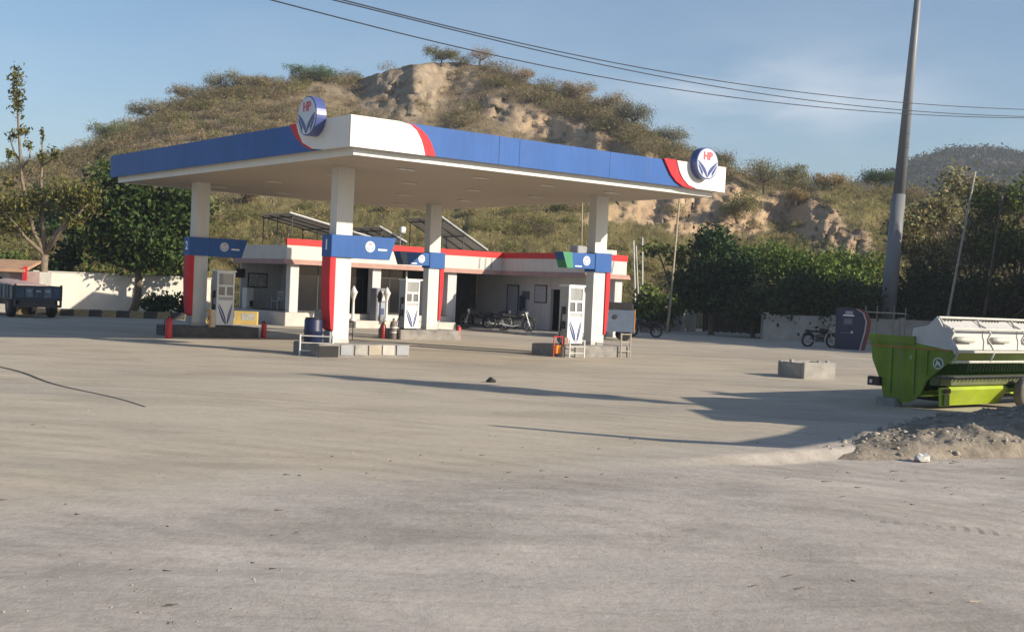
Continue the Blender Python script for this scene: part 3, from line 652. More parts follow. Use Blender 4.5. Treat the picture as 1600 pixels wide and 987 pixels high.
# green bank of low growth behind the white wall, left
rsb = np.random.RandomState(21)
for k, (px, py, hh, ww, Y, m, lb) in enumerate([(20, 420, 2.6, 3.2, 76, LEAF_M, 'green bush behind the pink hut at the far left'), (150, 412, 2.2, 4.2, 77, LEAF_Y, 'low spreading yellow green bush above the sunlit white wall'), (245, 415, 1.9, 3.0, 77, LEAF_M, 'low green bush over the white wall beside the left pillar'), (98, 330, 8.4, 3.4, 92, LEAF_D, 'tall dark tree behind the lopped tree')]):
    b = at(px, py, Y); b.z = 0
    lob = [(rsb.normal() * ww * .3, rsb.normal() * .5, hh * rsb.uniform(.55, .8) , ww * .42, 1.2, hh * .3) for _ in range(5)]
    tree('roadside_bush' if hh < 4 else 'leafy_tree', lb, b, hh, .12, (0, 0, hh * .35), lob, 7000, .15, m, 60 + k, 'bush' if hh < 4 else 'tree', clump=.4, nclump=40)
b = at(92, 480, 67); b.z = 0
tree('dark_shrub', 'dark narrow shrub leaning on the white wall beside the lopped trunk', b, 3, .08, (0, 0, .9), [(0, 0, 1.9, .55, .6, 1.1), (.3, 0, 3.0, .5, .5, .8), (-.2, 0, 1.0, .5, .5, .6)], 1900, .16, LEAF_D, 66, 'bush', clump=.25, tint=(.7, .7, .7), nclump=30)
# climber spilling over the wall end, weeds on the kerb
b = at(245, 492, 62.0); b.z = 0
tree('kerb_shrub', 'dark leafy shrub on the kerb left of the left pillar', b, 1.2, .05, (0, 0, .3), [(0, 0, .7, .8, .5, .45), (1.0, .2, .8, .7, .5, .5)], 1600, .13, LEAF_D, 67, 'bush', clump=.2, nclump=30)

# ---- right hand trees
def gpos(px, Y):
    p = at(px, 480, Y); p.z = 0; return p
tree('leafy_tree', 'rounded dark green tree standing right of the leaning bamboo pole', gpos(1113, 72), 7, .2, (0, 0, 1.4), [(-.7, 0, 2.9, 1.5, 1.4, 1.5), (.6, .3, 3.0, 1.5, 1.4, 1.6), (0, 0, 4.7, 1.35, 1.3, 1.3), (-.2, 0, 5.7, .8, .8, .7), (1.2, 0, 4.0, 1.1, 1, 1.0)], 12000, .15, LEAF_D, 31, clump=.36, tint=(.72, .85, .85), tvar=.3, nclump=80)
tree('bent_tree', 'thin dark tree with a crooked limb beside the low wall', gpos(1046, 74), 5, .13, (.1, 0, 2.6), [(-.9, 0, 5.0, .7, .5, .35), (.5, 0, 4.6, .6, .6, .6), (.8, 0, 3.2, .8, .7, .7)], 900, .17, LEAF_M, 32, clump=.3, tint=(.8, .75, .6), nclump=20)
tree('palm_like_shrub', 'bright green shrub behind the low wall left of the bamboo pole', gpos(1022, 77), 2.5, .07, (0, 0, .8), [(0, 0, 1.7, 1.0, .8, .9), (.9, 0, 1.4, .9, .8, .8)], 2400, .2, LEAF_M, 33, 'bush', clump=.3, nclump=30)
hedge = [(1180, 70, 3.3, 2.2, LEAF_D, 'dark hedge tree behind the gate right of the rounded tree'), (1235, 71, 3.5, 2.4, LEAF_D, 'dark hedge tree above the right white wall post'), (1300, 71, 3.7, 2.6, LEAF_D, 'dark hedge tree behind the blue air machine'), (1360, 75, 3.7, 2.4, LEAF_D, 'dark hedge tree just left of the tall mast'),
         (1445, 76, 9.4, 2.6, LEAF_G, 'olive brown tree behind the mast with twisting limbs'), (1520, 79, 11.2, 3.0, LEAF_G, 'tall olive tree left of the dark trunked tree at the right edge'), (1490, 74, 4.6, 2.6, LEAF_D, 'dark hedge tree behind the harvester header'), (1592, 77, 11.6, 3.2, LEAF_M, 'tall green tree cut by the right edge of the picture'), (1560, 73, 4.6, 2.6, LEAF_D, 'dark hedge tree below the leaning thin pole')]
for k, (px, Y, hh, ww, m, lb) in enumerate(hedge):
    rr = np.random.RandomState(500 + k); lob = []
    for q in range(9):
        lob.append((rr.uniform(-1, 1) * ww * .7, rr.uniform(-.9, .9), hh * (rr.uniform(.22, .88) if hh < 6 else rr.uniform(.45, .93)), ww * (.38 if hh < 6 else .3), 1.0, hh * (.15 if hh < 6 else .09)))
    tree('hedge_tree' if hh < 6 else 'loose_tree', lb, gpos(px, Y), hh, .15, (rr.normal() * .2, 0, hh * .3), lob, 8500 if hh < 6 else 7000, .145, m, 520 + k, 'tree', 'trees along the right boundary', clump=.38, tint=(.85, .82, .75) if hh < 6 else (1.05, 1.05, .8), tvar=.3, nclump=60)
# bright lime bushes behind the hedge
for k, (px, py, Y, ww) in enumerate([(1215, 395, 92, 4.5), (1320, 400, 92, 5.0)]):
    b = at(px, py, Y); hh = b.z; b.z = 0; rr = np.random.RandomState(700 + k)
    tree('lime_bush', ['sunlit lime green bush at the foot of the bare ridge', 'sunlit lime green thorn bush left of the mast'][k], b, hh, .15, (0, 0, hh * .4), [(rr.uniform(-1, 1) * ww * .6, rr.normal() * .6, hh * rr.uniform(.6, .95), ww * .4, 1.4, .8) for _ in range(7)], 8000, .15, LEAF_M, 710 + k, 'bush', clump=.45, tint=(.95, 1.05, .62), nclump=50)
# big trees outside the picture on the right, whose shade lies over the right background
for k, (x, y, hh) in enumerate([(30.2, 55.2, 12.5), (33.0, 61.6, 13.5), (35.2, 66.2, 12.0), (37.6, 70.8, 10.8), (40, 75.3, 9.0), (42.4, 79.8, 8.5)]):
    rr = np.random.RandomState(800 + k); lob = [(math.cos(q * 1.05) * 2.3, math.sin(q * 1.05) * 2.3, hh * rr.uniform(.4, .78), 2.2, 2.2, hh * .17) for q in range(6)] + [(0, 0, hh * .86, 2.2, 2.2, hh * .13), (0, 0, hh * .5, 2.6, 2.6, hh * .2)]
    tree('shade_tree', ['broad shade tree nearest the forecourt on the right', 'second broad shade tree on the right', 'broad shade tree near the mast on the right', 'fourth broad shade tree on the right', 'fifth broad shade tree on the right', 'farthest broad shade tree on the right'][k], (x, y, 0), hh, .4, (0, 0, hh * .3), lob, 9000, .55, LEAF_D, 810 + k, 'tree', 'big shade trees right of the picture', clump=.75, nclump=110, hollow=.35)

# scrub on the far hill
rs = np.random.RandomState(41); parts = []
fx = np.array([p[0] for p in FHP]); fy = np.array([p[1] for p in FHP])
for k in range(520):
    px = rs.uniform(1290, 1680); t = rs.rand() ** .6; Yd = 520 - 150 * (1 - t); top = at(px, float(np.interp(px, fx, fy)), 520)
    f = math.sin(min((.8 - .8 * (520 - Yd) / 170) * 1.25, 1) * math.pi / 2); c = np.array((top.x / 520 * Yd, Yd, top.z * f + .3)); s_ = rs.uniform(1.2, 2.8)
    q = rs.normal(size=(40, 3)) * np.array((1.2, 1.2, .55)) * s_; q[:, 2] = np.abs(q[:, 2]); parts.append(leaves(c + q, .75, rs, 0, 1.8, tuple(np.array((.24, .26, .25)) * rs.uniform(.7, 1.2)), .15))
o = leaf_object('far_scrub', parts, LEAF_G); tag(o, 'dark scrub covering the far hill', None, None, 'stuff')

# ================================================================== FUEL CANOPY
CA, CB, ZS, ZF, ZT = 14.36, 17.81, 5.59, 5.78, 6.59
canopy = empty('fuel_canopy', UV(0, 0), TH, 'white four pillar fuel station canopy with blue fascia and round emblem signs', 'canopy')
RIM = mat('disc_rim', (.075, .10, .27), .25, .05, 2)
DISCW = mat('disc_face', (.50, .53, .60), .35, .03, 2)
EMB_R = mat('emblem_red', (.55, .06, .07), .4, .05, 3)
EMB_B = mat('emblem_blue', (.02, .04, .20), .35, .05, 3)
# fascia: blue sheets with seams
def fas_front(name, poly, y0, y1, m): return MB().prism(poly, y0, y1, 'y').build(name, m, canopy)
def fas_left(name, poly, x0, x1, m): return MB().prism(poly, x0, x1, 'x').build(name, m, canopy)
g = .006
for a, b in ((1.2, 4.89), (4.89, 5.64), (5.64, 9.22), (9.22, 12.9)): fas_front('fascia_panel', [(a + g, ZF), (b - g, ZF), (b - g, ZT), (a + g, ZT)], -.02, .03, BLUE)
for a, b in ((1.3, 6.18), (6.18, 10.89), (10.89, 14.6), (14.6, CB + .02)): fas_left('fascia_panel', [(a + g, ZF), (b - g, ZF), (b - g, ZT), (a + g, ZT)], -.02, .03, BLUE)
for a, b in ((0, 4.7), (4.7, 9.5), (9.5, CA - .04)): fas_front('fascia_panel', [(a + g, ZF), (b - g, ZF), (b - g, ZT), (a + g, ZT)], CB - .03, CB + .02, BLUE)
for a, b in ((.04, 5.9), (5.9, 11.9), (11.9, CB - .04)): fas_left('fascia_panel', [(a + g, ZF), (b - g, ZF), (b - g, ZT), (a + g, ZT)], CA - .03, CA + .02, BLUE)
fas_front('swoosh_panel', [(1.66, 6.585), (1.9, 6.52), (2.08, 6.34), (2.2, 6.1), (2.31, ZF - .004), (2.69, ZF - .004), (2.6, 6.0), (2.5, 6.17), (2.36, 6.34), (2.2, 6.45), (1.95, 6.56)], -.032, .0, RED)
fas_front('corner_panel', [(-.048, ZF - .012), (2.33, ZF - .012), (2.27, 5.98), (2.18, 6.19), (2.02, 6.42), (1.81, 6.55), (1.45, ZT + .012), (-.048, ZT + .012)], -.045, .0, WHITE)
fas_front('swoosh_panel', [(11.50, ZT + .03), (11.67, 6.38), (11.86, 6.13), (12.11, 5.93), (12.42, 5.80), (12.8, 5.765), (13.0, 5.765), (12.66, 5.86), (12.4, 6.03), (12.23, 6.24), (12.08, ZT + .03)], -.09, .0, RED)
fas_front('corner_panel', [(12.07, ZT + .012), (12.22, 6.25), (12.39, 6.04), (12.65, 5.86), (13.04, 5.77), (CA + .05, 5.755), (CA + .05, ZT + .012)], -.12, -.003, WHITE)
fas_left('swoosh_panel', [(3.39, ZT + .015), (3.04, 6.24), (2.61, 5.99), (2.2, 5.84), (1.9, 5.80), (2.0, 5.86), (2.54, 6.04), (2.83, 6.33), (2.95, ZT + .015)], -.05, .0, RED)
fas_left('corner_panel', [(2.96, ZT + .012), (2.82, 6.33), (2.54, 6.03), (1.95, 5.83), (1.43, ZF - .006), (.002, ZF - .012), (.002, ZT + .012)], -.065, .0, WHITE)
# trim, soffit, deck
s = .21
t = MB(); t.box(s, CA - s, s, s + .05, ZS, ZF + .05); t.box(s, CA - s, CB - s - .05, CB - s, ZS, ZF + .05); t.box(s, s + .05, s + .052, CB - s - .052, ZS, ZF + .05); t.box(CA - s - .05, CA - s, s + .052, CB - s - .052, ZS, ZF + .05)
t.build('trim', WHITE, canopy)
nsof = 12; w_ = (CB - 2 * s - .1) / nsof
smesh = MB().box(0, CA - 2 * s - .1, 0, w_ - .006, 0, .03).mesh('soffit_panel')
for k in range(nsof): share('soffit_panel', smesh, SOFF, canopy, (s + .05, s + .05 + k * w_, ZS + .012))
MB().box(.031, CA - .031, .031, CB - .031, ZF + .06, ZF + .12).build('roof_deck', GREY, canopy)
lmesh = MB().cbox(-.30, .30, -.12, .12, -.03, 0, .01).mesh('ceiling_light')
for u in (3.2, 5.9, 8.6, 11.4):
    for v in (2.2, 6.2, 10.6, 15.2): share('ceiling_light', lmesh, WHITE, canopy, (u, v, ZS + .010))
# round emblem signs
def leaf_strip(cx, cz, s, side):
    # curved blade rising from the emblem's foot outwards
    o_, i_ = [], []
    for k in range(9):
        t = k / 8; x = side * (.02 + .80 * t ** 1.35); z = -.86 + 1.05 * t ** .62
        o_.append((cx + x * s, cz + z * s)); i_.append((cx + (x - side * .30 * math.sin(math.pi * min(t * .9 + .02, 1))) * s if False else cx + (side * (.02 + .80 * t ** 1.35)) * s, cz + (z - .26 * math.sin(math.pi * t) ** .8) * s))
    return o_ + i_[::-1]
def emblem(parent, r, face, names=True):
    """flat emblem in local XZ, facing -y at y=0"""
    MB().lathe((0, 0, 0), [(r * .97, .0), (r, .01), (r, .30)], 40, 'y').build('rim', RIM, parent)
    f = MB().lathe((0, -.006, 0), [(r * .93, 0), (r * .94, .02)], 40, 'y').build('face', face, parent)
    for sd in (-1, 1):
        fo = lambda x, e: -.90 + 1.06 * (x / .93) ** e
        xs_ = [.93 * (k / 14) for k in range(15)]; xs_ = [x for x in xs_ if x * x + fo(x, .44) ** 2 < .93 ** 2]
        MB().prism([(sd * r * x, r * fo(x, .44)) for x in xs_] + [(sd * r * x, r * fo(x, 1.05)) for x in xs_[:0:-1]], -.016, -.004, 'y').build('emblem_leaf', EMB_B, parent)
        x2 = [.80 * (k / 12) + .02 for k in range(13)]; up = [(sd * r * x, r * (fo(x, 1.05) - .10)) for x in x2]; lo = [(sd * r * x, r * (fo(x, 1.9) - .13)) for x in x2]
        q = [(u_, l_) for u_, l_ in zip(up, lo) if l_[0] ** 2 + l_[1] ** 2 < (.92 * r) ** 2 and u_[0] ** 2 + u_[1] ** 2 < (.92 * r) ** 2]
        if len(q) > 2: MB().prism([u_ for u_, l_ in q] + [l_ for u_, l_ in q[::-1]], -.015, -.0045, 'y').build('emblem_leaf', EMB_B, parent)
    tm = text_mesh('HP', r * .66, .006); share('emblem_letters', tm, EMB_R, parent, (0, -.012, r * .44), (math.pi / 2, 0, 0))
d = empty('emblem_sign', (13.2, -.40, 6.60), 0); d.parent = canopy; emblem(d, .52, DISCW)
d = empty('emblem_sign', (-.37, 1.78, 6.68), -math.pi / 2); d.parent = canopy; emblem(d, .54, DISCW)
# pillars with collar signs and red fins
PU, PV, DU, DV = 1.763, 3.663, 10.311, 10.268
PW, PD = .55, .40
num_m = {}
WHTXT = mat('white_lettering', (.80, .80, .80), .4, .02, 2)
def small_emblem(parent, x, y, z, r):
    MB().lathe((x, y, z), [(r, 0), (r, .012)], 24, 'y').build('emblem', mat('pale_emblem', (.52, .58, .72), .4, .05, 3), parent)
    for sd in (-1, 1): MB().prism([(x, z - r * .9), (x + sd * r * .8, z + r * .1), (x + sd * r * .55, z - r * .35)], y - .006, y, 'y').build('emblem_leaf', EMB_B, parent)
    MB().box(x - r * .34, x + r * .34, y - .005, y + .001, z + r * .2, z + r * .62).build('emblem_letters', mat('pale_red', (.55, .30, .36), .4, .05, 3), parent)
for i in (0, 1):
    for jx in (0, 1):
        u0, v0 = PU + i * DU, PV + jx * DV; out = -1 if i == 0 else 1
        num = {(0, 0): '1', (0, 1): '2', (1, 1): '4', (1, 0): '3'}[(i, jx)]
        MB().box(u0, u0 + PW, v0, v0 + PD, .2, ZS + .02).build('pillar', PILW, canopy)
        # end plate recess line on the column
        xo = u0 if out < 0 else u0 + PW; xi = u0 + PW if out < 0 else u0
        X = lambda k: xo + out * k
        lo, hi = sorted((X(.2), xi - out * .03))
        col = MB().cbox(lo, hi, v0 - .09, v0 + PD + .09, 2.94, 3.60, .015).build('sign_collar', BLUE, canopy)
        # dark shadow gap between collar and blade
        b0 = xi - out * .032; b1 = xi - out * 1.52; b1b = xi - out * 1.30
        if i == 0: poly = [(b0, 2.93), (b1b, 2.93), (b1, 3.61), (b0, 3.61)]
        else: poly = [(b0, 3.03), (b1b, 3.03), (b1, 3.56), (b0, 3.56)]
        sb = MB().prism(poly, v0 - .06, v0 + .40, 'y').build('sign_blade', BLUE, canopy)
        if i == 1:
            e0, e1 = b1b, b1; gm = mat('green_tip', (.02, .22, .10), .4, .05, 2)
            MB().prism([(b1b - out * -.0, 3.026), (b1b + out * .28, 3.026), (b1 + out * .42, 3.564), (b1, 3.564)], v0 - .066, v0 + .405, 'y').build('blade_tip', gm, canopy) if jx == 0 else MB().prism([(b1b, 3.026), (b1b + out * .22, 3.026), (b1 + out * .34, 3.564), (b1, 3.564)], v0 - .066, v0 + .405, 'y').build('blade_tip', mat('slate_tip', (.03, .07, .14), .3, .05, 2), canopy)
        ex = (b0 + b1) / 2 + out * (.18 if i == 0 else .35); small_emblem(sb, ex, v0 - .072, 3.30, .17)
        MB().box(b1b + out * (.10 if i == 0 else .36), b1b + out * (.42 if i == 0 else .66), v0 - .064, v0 - .058, 3.20 if i == 0 else 3.08, 3.25 if i == 0 else 3.12).build('lettering', WHTXT, sb)
        nm = text_mesh(num, .42); 
        o = share('number', nm, WHTXT, col, (X(.204), v0 + PD / 2, 3.28), (math.pi / 2, 0, out * math.pi / 2))
        # red tapering fin on the outer side
        fin = [(X(.0), 2.937), (X(.19), 2.937), (X(.19), 2.2), (X(.155), 1.4), (X(.09), .80), (X(.0), .74)]
        MB().prism(fin, v0 - .05, v0 + PD + .05, 'y').build('red_fin', RED, canopy)
        MB().box(min(X(0), X(.07)), max(X(0), X(.07)), v0 + .02, v0 + PD - .02, .39, .735).build('fin_foot', GREY, canopy)
        MB().box(u0 - .012, u0 + PW + .012, v0 - .012, v0 + PD + .012, .30, .50).build('pillar_foot', DWHITE, canopy)

# ================================================================== PUMP ISLANDS
ISL = mat('island_concrete', (.30, .28, .26), .9, .25, 2.5, .3)
isl = {}
for key, (a, b, v0, v1, lb) in {'P1': (1.0, 4.15, 3.08, 4.65, 'concrete pump island with pale plates, at the pillar numbered 1'), 'PL': (.75, 4.0, 13.0, 14.7, 'dark concrete pump island below the left pillar'), 'PB': (10.2, 13.2, 13.0, 14.7, 'concrete pump island below the rear pillar'), 'PR': (10.2, 13.3, 2.95, 4.65, 'concrete pump island below the right pillar')}.items():
    root = empty('pump_island', UV(0, 0), TH, lb, 'pump island', 'pump islands'); isl[key] = root
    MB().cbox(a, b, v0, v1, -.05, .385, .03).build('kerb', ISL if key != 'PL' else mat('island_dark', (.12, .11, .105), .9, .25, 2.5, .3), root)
root = isl['P1']
for k, (a, b, m) in enumerate([(1.72, 2.12, GREY), (2.2, 2.62, CONC), (2.68, 3.12, mat('tan_plate', (.42, .36, .28), .8, .12, 3)), (3.16, 3.58, mat('pale_plate', (.5, .47, .42), .8, .12, 3)), (3.66, 4.1, GREY)]):
    MB().cbox(a, b, 3.045, 3.078, .06, .36, .008).build('face_plate', m, root)
MB().box(1.0, 1.65, 3.06, 3.078, .0, .33).build('dark_face_plate', DARK, root)  # flat dark plate on the kerb face, no hollow behind it

# ================================================================== FUEL DISPENSERS
DISP_W = mat('dispenser_white', (.76, .76, .76), .35, .03, 2); DISP_G = mat('dispenser_grey', (.40, .41, .42), .45, .06, 3)
SCREEN = mat('display_glass', (.16, .17, .18), .12, .1, 2)
def dispenser():
    root = empty('fuel_dispenser', (0, 0, 0), TH); W, D, Hh = .68, .50, 2.06
    MB().box(.02, W - .02, .045, D, .06, Hh - .06).build('cabinet', DISP_G, root)
    MB().box(.05, W - .05, .08, D - .05, 0, .06).build('plinth', DSTEEL, root)
    MB().cbox(-.02, W + .06, -.02, D + .02, Hh - .06, Hh, .012).build('top_cap', DISP_W, root)
    f = MB(); f.box(0, .06, 0, .045, .06, Hh - .062); f.box(W - .06, W, 0, .045, .06, Hh - .062)
    f.box(.061, W - .061, 0, .045, 1.94, Hh - .062); f.box(.061, W - .061, 0, .045, 1.46, 1.53); f.box(.061, W - .061, 0, .045, 1.09, 1.15); f.box(W / 2 - .035, W / 2 + .035, 0, .045, 1.151, 1.459)
    f.build('front_frame', DISP_W, root)
    MB().box(.061, W - .061, .03, .044, 1.531, 1.939).build('header_glass', mat('header_glass', (.30, .31, .31), .15, .1, 2), root)
    MB().box(.061, .24, .024, .029, 1.531, 1.939).build('header_card', GREY, root)
    for a in (.062, W / 2 + .036): MB().box(a, a + W / 2 - .036 - .062, .03, .044, 1.151, 1.459).build('display', SCREEN, root)
    MB().box(.061, W - .061, .02, .044, .97, 1.089).build('slot_panel', DISP_G, root)
    p = MB().box(.061, W - .061, .004, .044, .062, .969).build('lower_panel', DISP_W, root)
    cx = .40
    for sd, L in ((-1, .33), (1, .20)):
        for e0, e1, off in ((.55, .95, 0.0), (1.05, 1.7, -.06)):
            xs_ = [k / 10 for k in range(11)]; top = .78 if off == 0 else .70
            up = [(cx + sd * (.012 + L * x), .10 + top * x ** e0) for x in xs_]; lo = [(cx + sd * (.012 + L * x), .10 + top * x ** e1 + off * x) for x in xs_]
            MB().prism(up + lo[:0:-1], -.004, .004, 'y').build('panel_leaf', EMB_B, p)
    for z in (1.05, .55):
        nz_ = MB(); nz_.box(-.05, .02, .16, .30, z, z + .26); nz_.build('nozzle_holster', DSTEEL, root)
    h = MB(); h.tube([(-.05, .23, .62), (-.16, .25, .40), (-.2, .28, .16), (-.1, .32, .10), (-.03, .36, .5), (.019, .36, 1.2)], .018, 6); h.build('hose', BLACK, root, True)
    h = MB(); h.tube([(W - .02, .25, 1.3), (W + .10, .25, .9), (W + .13, .27, .35), (W + .05, .3, .12), (W - .02, .3, .5)], .018, 6); h.build('hose', BLACK, root, True)
    return root
dp = dispenser(); dp.location = UV(10.64, 3.28, .385); tag(dp, 'white fuel dispenser beside the right pillar, sunlit front', 'fuel dispenser', 'fuel dispensers')
d2 = copy_tree(dp); d2.location = UV(10.58, 13.32, .385); d2['label'] = 'white fuel dispenser beside the rear pillar'
d3 = copy_tree(dp); d3.location = UV(2.44, 13.32, .385); d3['label'] = 'white fuel dispenser beside the left pillar, in the shade'

# ================================================================== STATION OFFICE (L-shaped, same heading as the canopy)
UA, VA = 10.69, 23.9
office = empty('station_office', UV(UA, VA), TH, 'single storey white station office with red and white roof band and porch', 'building')
ZB, ZSK, ZW, ZR, ZTOP = .65, 2.95, 3.18, 3.86, 4.16
LX, WY, WX = 12.9, -6.95, 15.55          # inner corner, wing front, wing right end
BACK = 5.6
OREDM = mat('office_red_band', (.58, .035, .035), .5, .08, 1.5, spec=.2); OWH = mat('office_white_band', (.60, .57, .53), .6, .05, 1.5, streak=.35)
OWALL = mat('office_wall', (.57, .56, .57), .65, .05, 1.2, streak=.35); OFLOOR = mat('porch_floor', (.20, .17, .15), .6, .2, 2)
def band(name, z0, z1, m, o_=0.0, slope=0.0):
    """band round the visible faces; o_ = how far it stands proud"""
    def seg(x0, y0, x1, y1, nx_, ny_, nm):
        # strip from p0 to p1 with outward normal n
        th = .12
        a = (x0 + nx_ * o_, y0 + ny_ * o_); b = (x1 + nx_ * o_, y1 + ny_ * o_); a2 = (x0 - nx_ * th, y0 - ny_ * th); b2 = (x1 - nx_ * th, y1 - ny_ * th)
        lo = slope; al = (x0 + nx_ * (o_ + lo), y0 + ny_ * (o_ + lo)); bl = (x1 + nx_ * (o_ + lo), y1 + ny_ * (o_ + lo))
        MB().add([(*al, z0), (*bl, z0), (*b2, z0), (*a2, z0), (*a, z1), (*b, z1), (*b2, z1), (*a2, z1)], [(0, 3, 2, 1), (4, 5, 6, 7), (0, 1, 5, 4), (1, 2, 6, 5), (2, 3, 7, 6), (3, 0, 4, 7)]).build(nm, m, office)
    e = .0
    seg(-o_ - slope, 0, LX - o_, 0, 0, -1, name)                                  # left wing, front
    name == 'roof_band_red' or seg(0, .121, 0, BACK, -1, 0, name)                                            # left side
    seg(LX, -.002 - o_, LX, WY + .121, -1, 0, name)                               # wing, inner side
    seg(LX - o_ - slope, WY, WX + o_ + slope, WY, 0, -1, name)                    # wing, front
    seg(WX, WY + .121, WX, 2.0, 1, 0, name)                                       # wing, right side
band('roof_band_red', ZR, ZTOP, OREDM, .03)
band('roof_band_white', ZW, ZR - .003, OWH, .0)
band('skirt', ZSK, ZW - .003, SKIRT, .03, .14)
r = MB(); r.box(.13, WX - .13, .13, BACK - .01, ZW, ZW + .18); r.box(LX + .13, WX - .13, WY + .13, .128, ZW, ZW + .18); r.build('roof_slab', DWHITE, office)
r = MB(); r.box(.13, LX - .002, .13, BACK - .02, ZSK + .02, ZSK + .05); r.box(LX, WX - .13, WY + .13, BACK - .02, ZSK + .02, ZSK + .05); r.build('porch_ceiling', mat('porch_ceiling', (.5, .48, .46), .8, .08, 2), office)
# platform and steps
MB().cbox(0.05, 9.9, .05, BACK, 0, ZB, .02).build('platform', DWHITE, office)
MB().box(.1, 9.85, .1, BACK - .05, ZB + .002, ZB + .010).build('platform_floor', OFLOOR, office)
MB().cbox(3.4, 9.4, -.85, .045, 0, .36, .02).build('step', DWHITE, office)
MB().box(9.95, WX - .1, -6.2, BACK, 0, .12).build('porch_slab', CONC, office)
# columns
for (a, b, y0) in ((.28, .74, .12), (4.85, 5.35, .12), (9.45, 10.02, .12)): MB().cbox(a, b, y0, y0 + .42, .0 if a > 9 else ZB + .005, ZSK + .019, .012).build('column', OWALL, office)
MB().cbox(WX - .62, WX - .12, WY + .14, WY + .62, 0, ZSK + .019, .012).build('column', OWALL, office)
# walls
W1 = 1.5
wl_ = MB(); wl_.box(2.6, 2.8, W1 + .6, BACK - .1, ZB + .01, ZSK + .018); wl_.box(2.81, 4.86, W1 + 3.0, W1 + 3.2, ZB + .01, ZSK + .018); wl_.build('wall', OWALL, office)
MB().box(.3, 14.0, BACK - .09, BACK - .0, .0, ZSK + .018).build('wall', OWALL, office)
MB().box(9.5, 9.7, .56, BACK - .1, .13, ZSK + .018).build('wall', OWALL, office)
MB().box(9.71, LX + .995, 3.6, 3.8, .13, ZSK + .018).build('wall', mat('dark_bay_wall', (.05, .045, .042), .85, .3, 2), office)  # near-black wall colour stands in for the shade of the deep bay
wg = LX + 1.0
MB().box(wg, wg + .2, -3.0, 3.59, .13, ZSK + .018).build('wall', OWALL, office)
MB().box(wg, wg + .2, WY + 1.4, -3.9, .13, ZSK + .018).build('wall', OWALL, office)
MB().box(wg, wg + .2, -3.89, -3.01, 2.3, ZSK + .018).build('wall', OWALL, office)
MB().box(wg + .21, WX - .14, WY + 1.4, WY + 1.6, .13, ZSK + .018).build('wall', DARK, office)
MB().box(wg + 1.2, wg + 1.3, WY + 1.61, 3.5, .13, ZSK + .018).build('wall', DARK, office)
# glazing of the left wing: frames, panes
def window(x0, x1, y, z0, z1, nx_, mull=None, fm=None, gm=GLASS, fr=.05):
    fo = MB(); fo.box(x0, x0 + fr, y, y + .06, z0, z1); fo.box(x1 - fr, x1, y, y + .06, z0, z1); fo.box(x0 + fr, x1 - fr, y, y + .06, z1 - fr, z1); fo.box(x0 + fr, x1 - fr, y, y + .06, z0, z0 + fr)
    st = (x1 - x0 - 2 * fr) / nx_
    for k in range(1, nx_): fo.box(x0 + fr + k * st - .018, x0 + fr + k * st + .018, y + .004, y + .056, z0 + fr, z1 - fr)
    if mull: fo.box(x0 + fr, x1 - fr, y + .008, y + .052, mull - .015, mull + .015)
    w = fo.build('window', fm or DSTEEL, office)
    for k in range(nx_):
        a = x0 + fr + k * st + .002; MB().box(a, a + st - .004, y + .024, y + .034, z0 + fr + .002, z1 - fr - .002).build('pane', gm, w)
    return w
window(.9, 4.8, .9, ZB + .02, ZSK + .01, 3, 2.45)
window(5.4, 7.1, .7, ZB + .02, ZSK + .01, 2, 2.5)
window(8.9, 9.44, .7, ZB + .02, ZSK + .01, 1, 2.5)
# glazed door leaf standing open with white frame
dr = MB(); dr.box(7.12, 7.2, .55, .62, ZB + .02, 2.9); dr.box(8.8, 8.88, .55, .62, ZB + .02, 2.9); dr.box(7.2, 8.8, .55, .62, 2.45, 2.52); dr = dr.build('door_frame', PWHITE, office)
MB().box(7.21, 7.98, .58, .60, ZB + .03, 2.44).build('pane', GLASS, dr)
MB().box(8.0, 8.04, -.1, .57, ZB + .03, 2.44).build('door_leaf', OWALL, office)
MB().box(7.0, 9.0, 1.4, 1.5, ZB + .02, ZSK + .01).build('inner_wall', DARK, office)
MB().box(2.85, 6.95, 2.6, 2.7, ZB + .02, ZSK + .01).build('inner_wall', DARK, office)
# pale curtains / reveals behind the glass
for x in (1.55, 3.1, 6.2): MB().box(x, x + .16, 1.02, 1.05, ZB + .1, 2.4).build('curtain', mat('curtain_%d' % int(x * 10), (.32, .29, .28), .8, .1, 3), office)
# notice board on the shaded porch wall, seen left of the corner column
nb = MB().box(.68, 1.78, 5.46, 5.505, 1.72, 2.48).build('notice_board', DSTEEL, office); MB().box(.74, 1.72, 5.445, 5.458, 1.78, 2.42).build('notice_sheet', mat('notice_sheet', (.5, .48, .46), .6, .25, 6), nb)
nb = MB().box(-.0, .5, 5.46, 5.505, 2.2, 2.66).build('notice_board', DSTEEL, office)
fg = empty('porch_cabinet', UV(UA + .25, VA + 4.7, ZB + .012), TH, 'white cabinet standing in the shaded porch', 'cabinet')
MB().cbox(0, .42, 0, .5, 0, 1.05, .03).build('body', PWHITE, fg); MB().box(.2, .38, -.012, -.001, .08, .4).build('vent', DARK, fg)
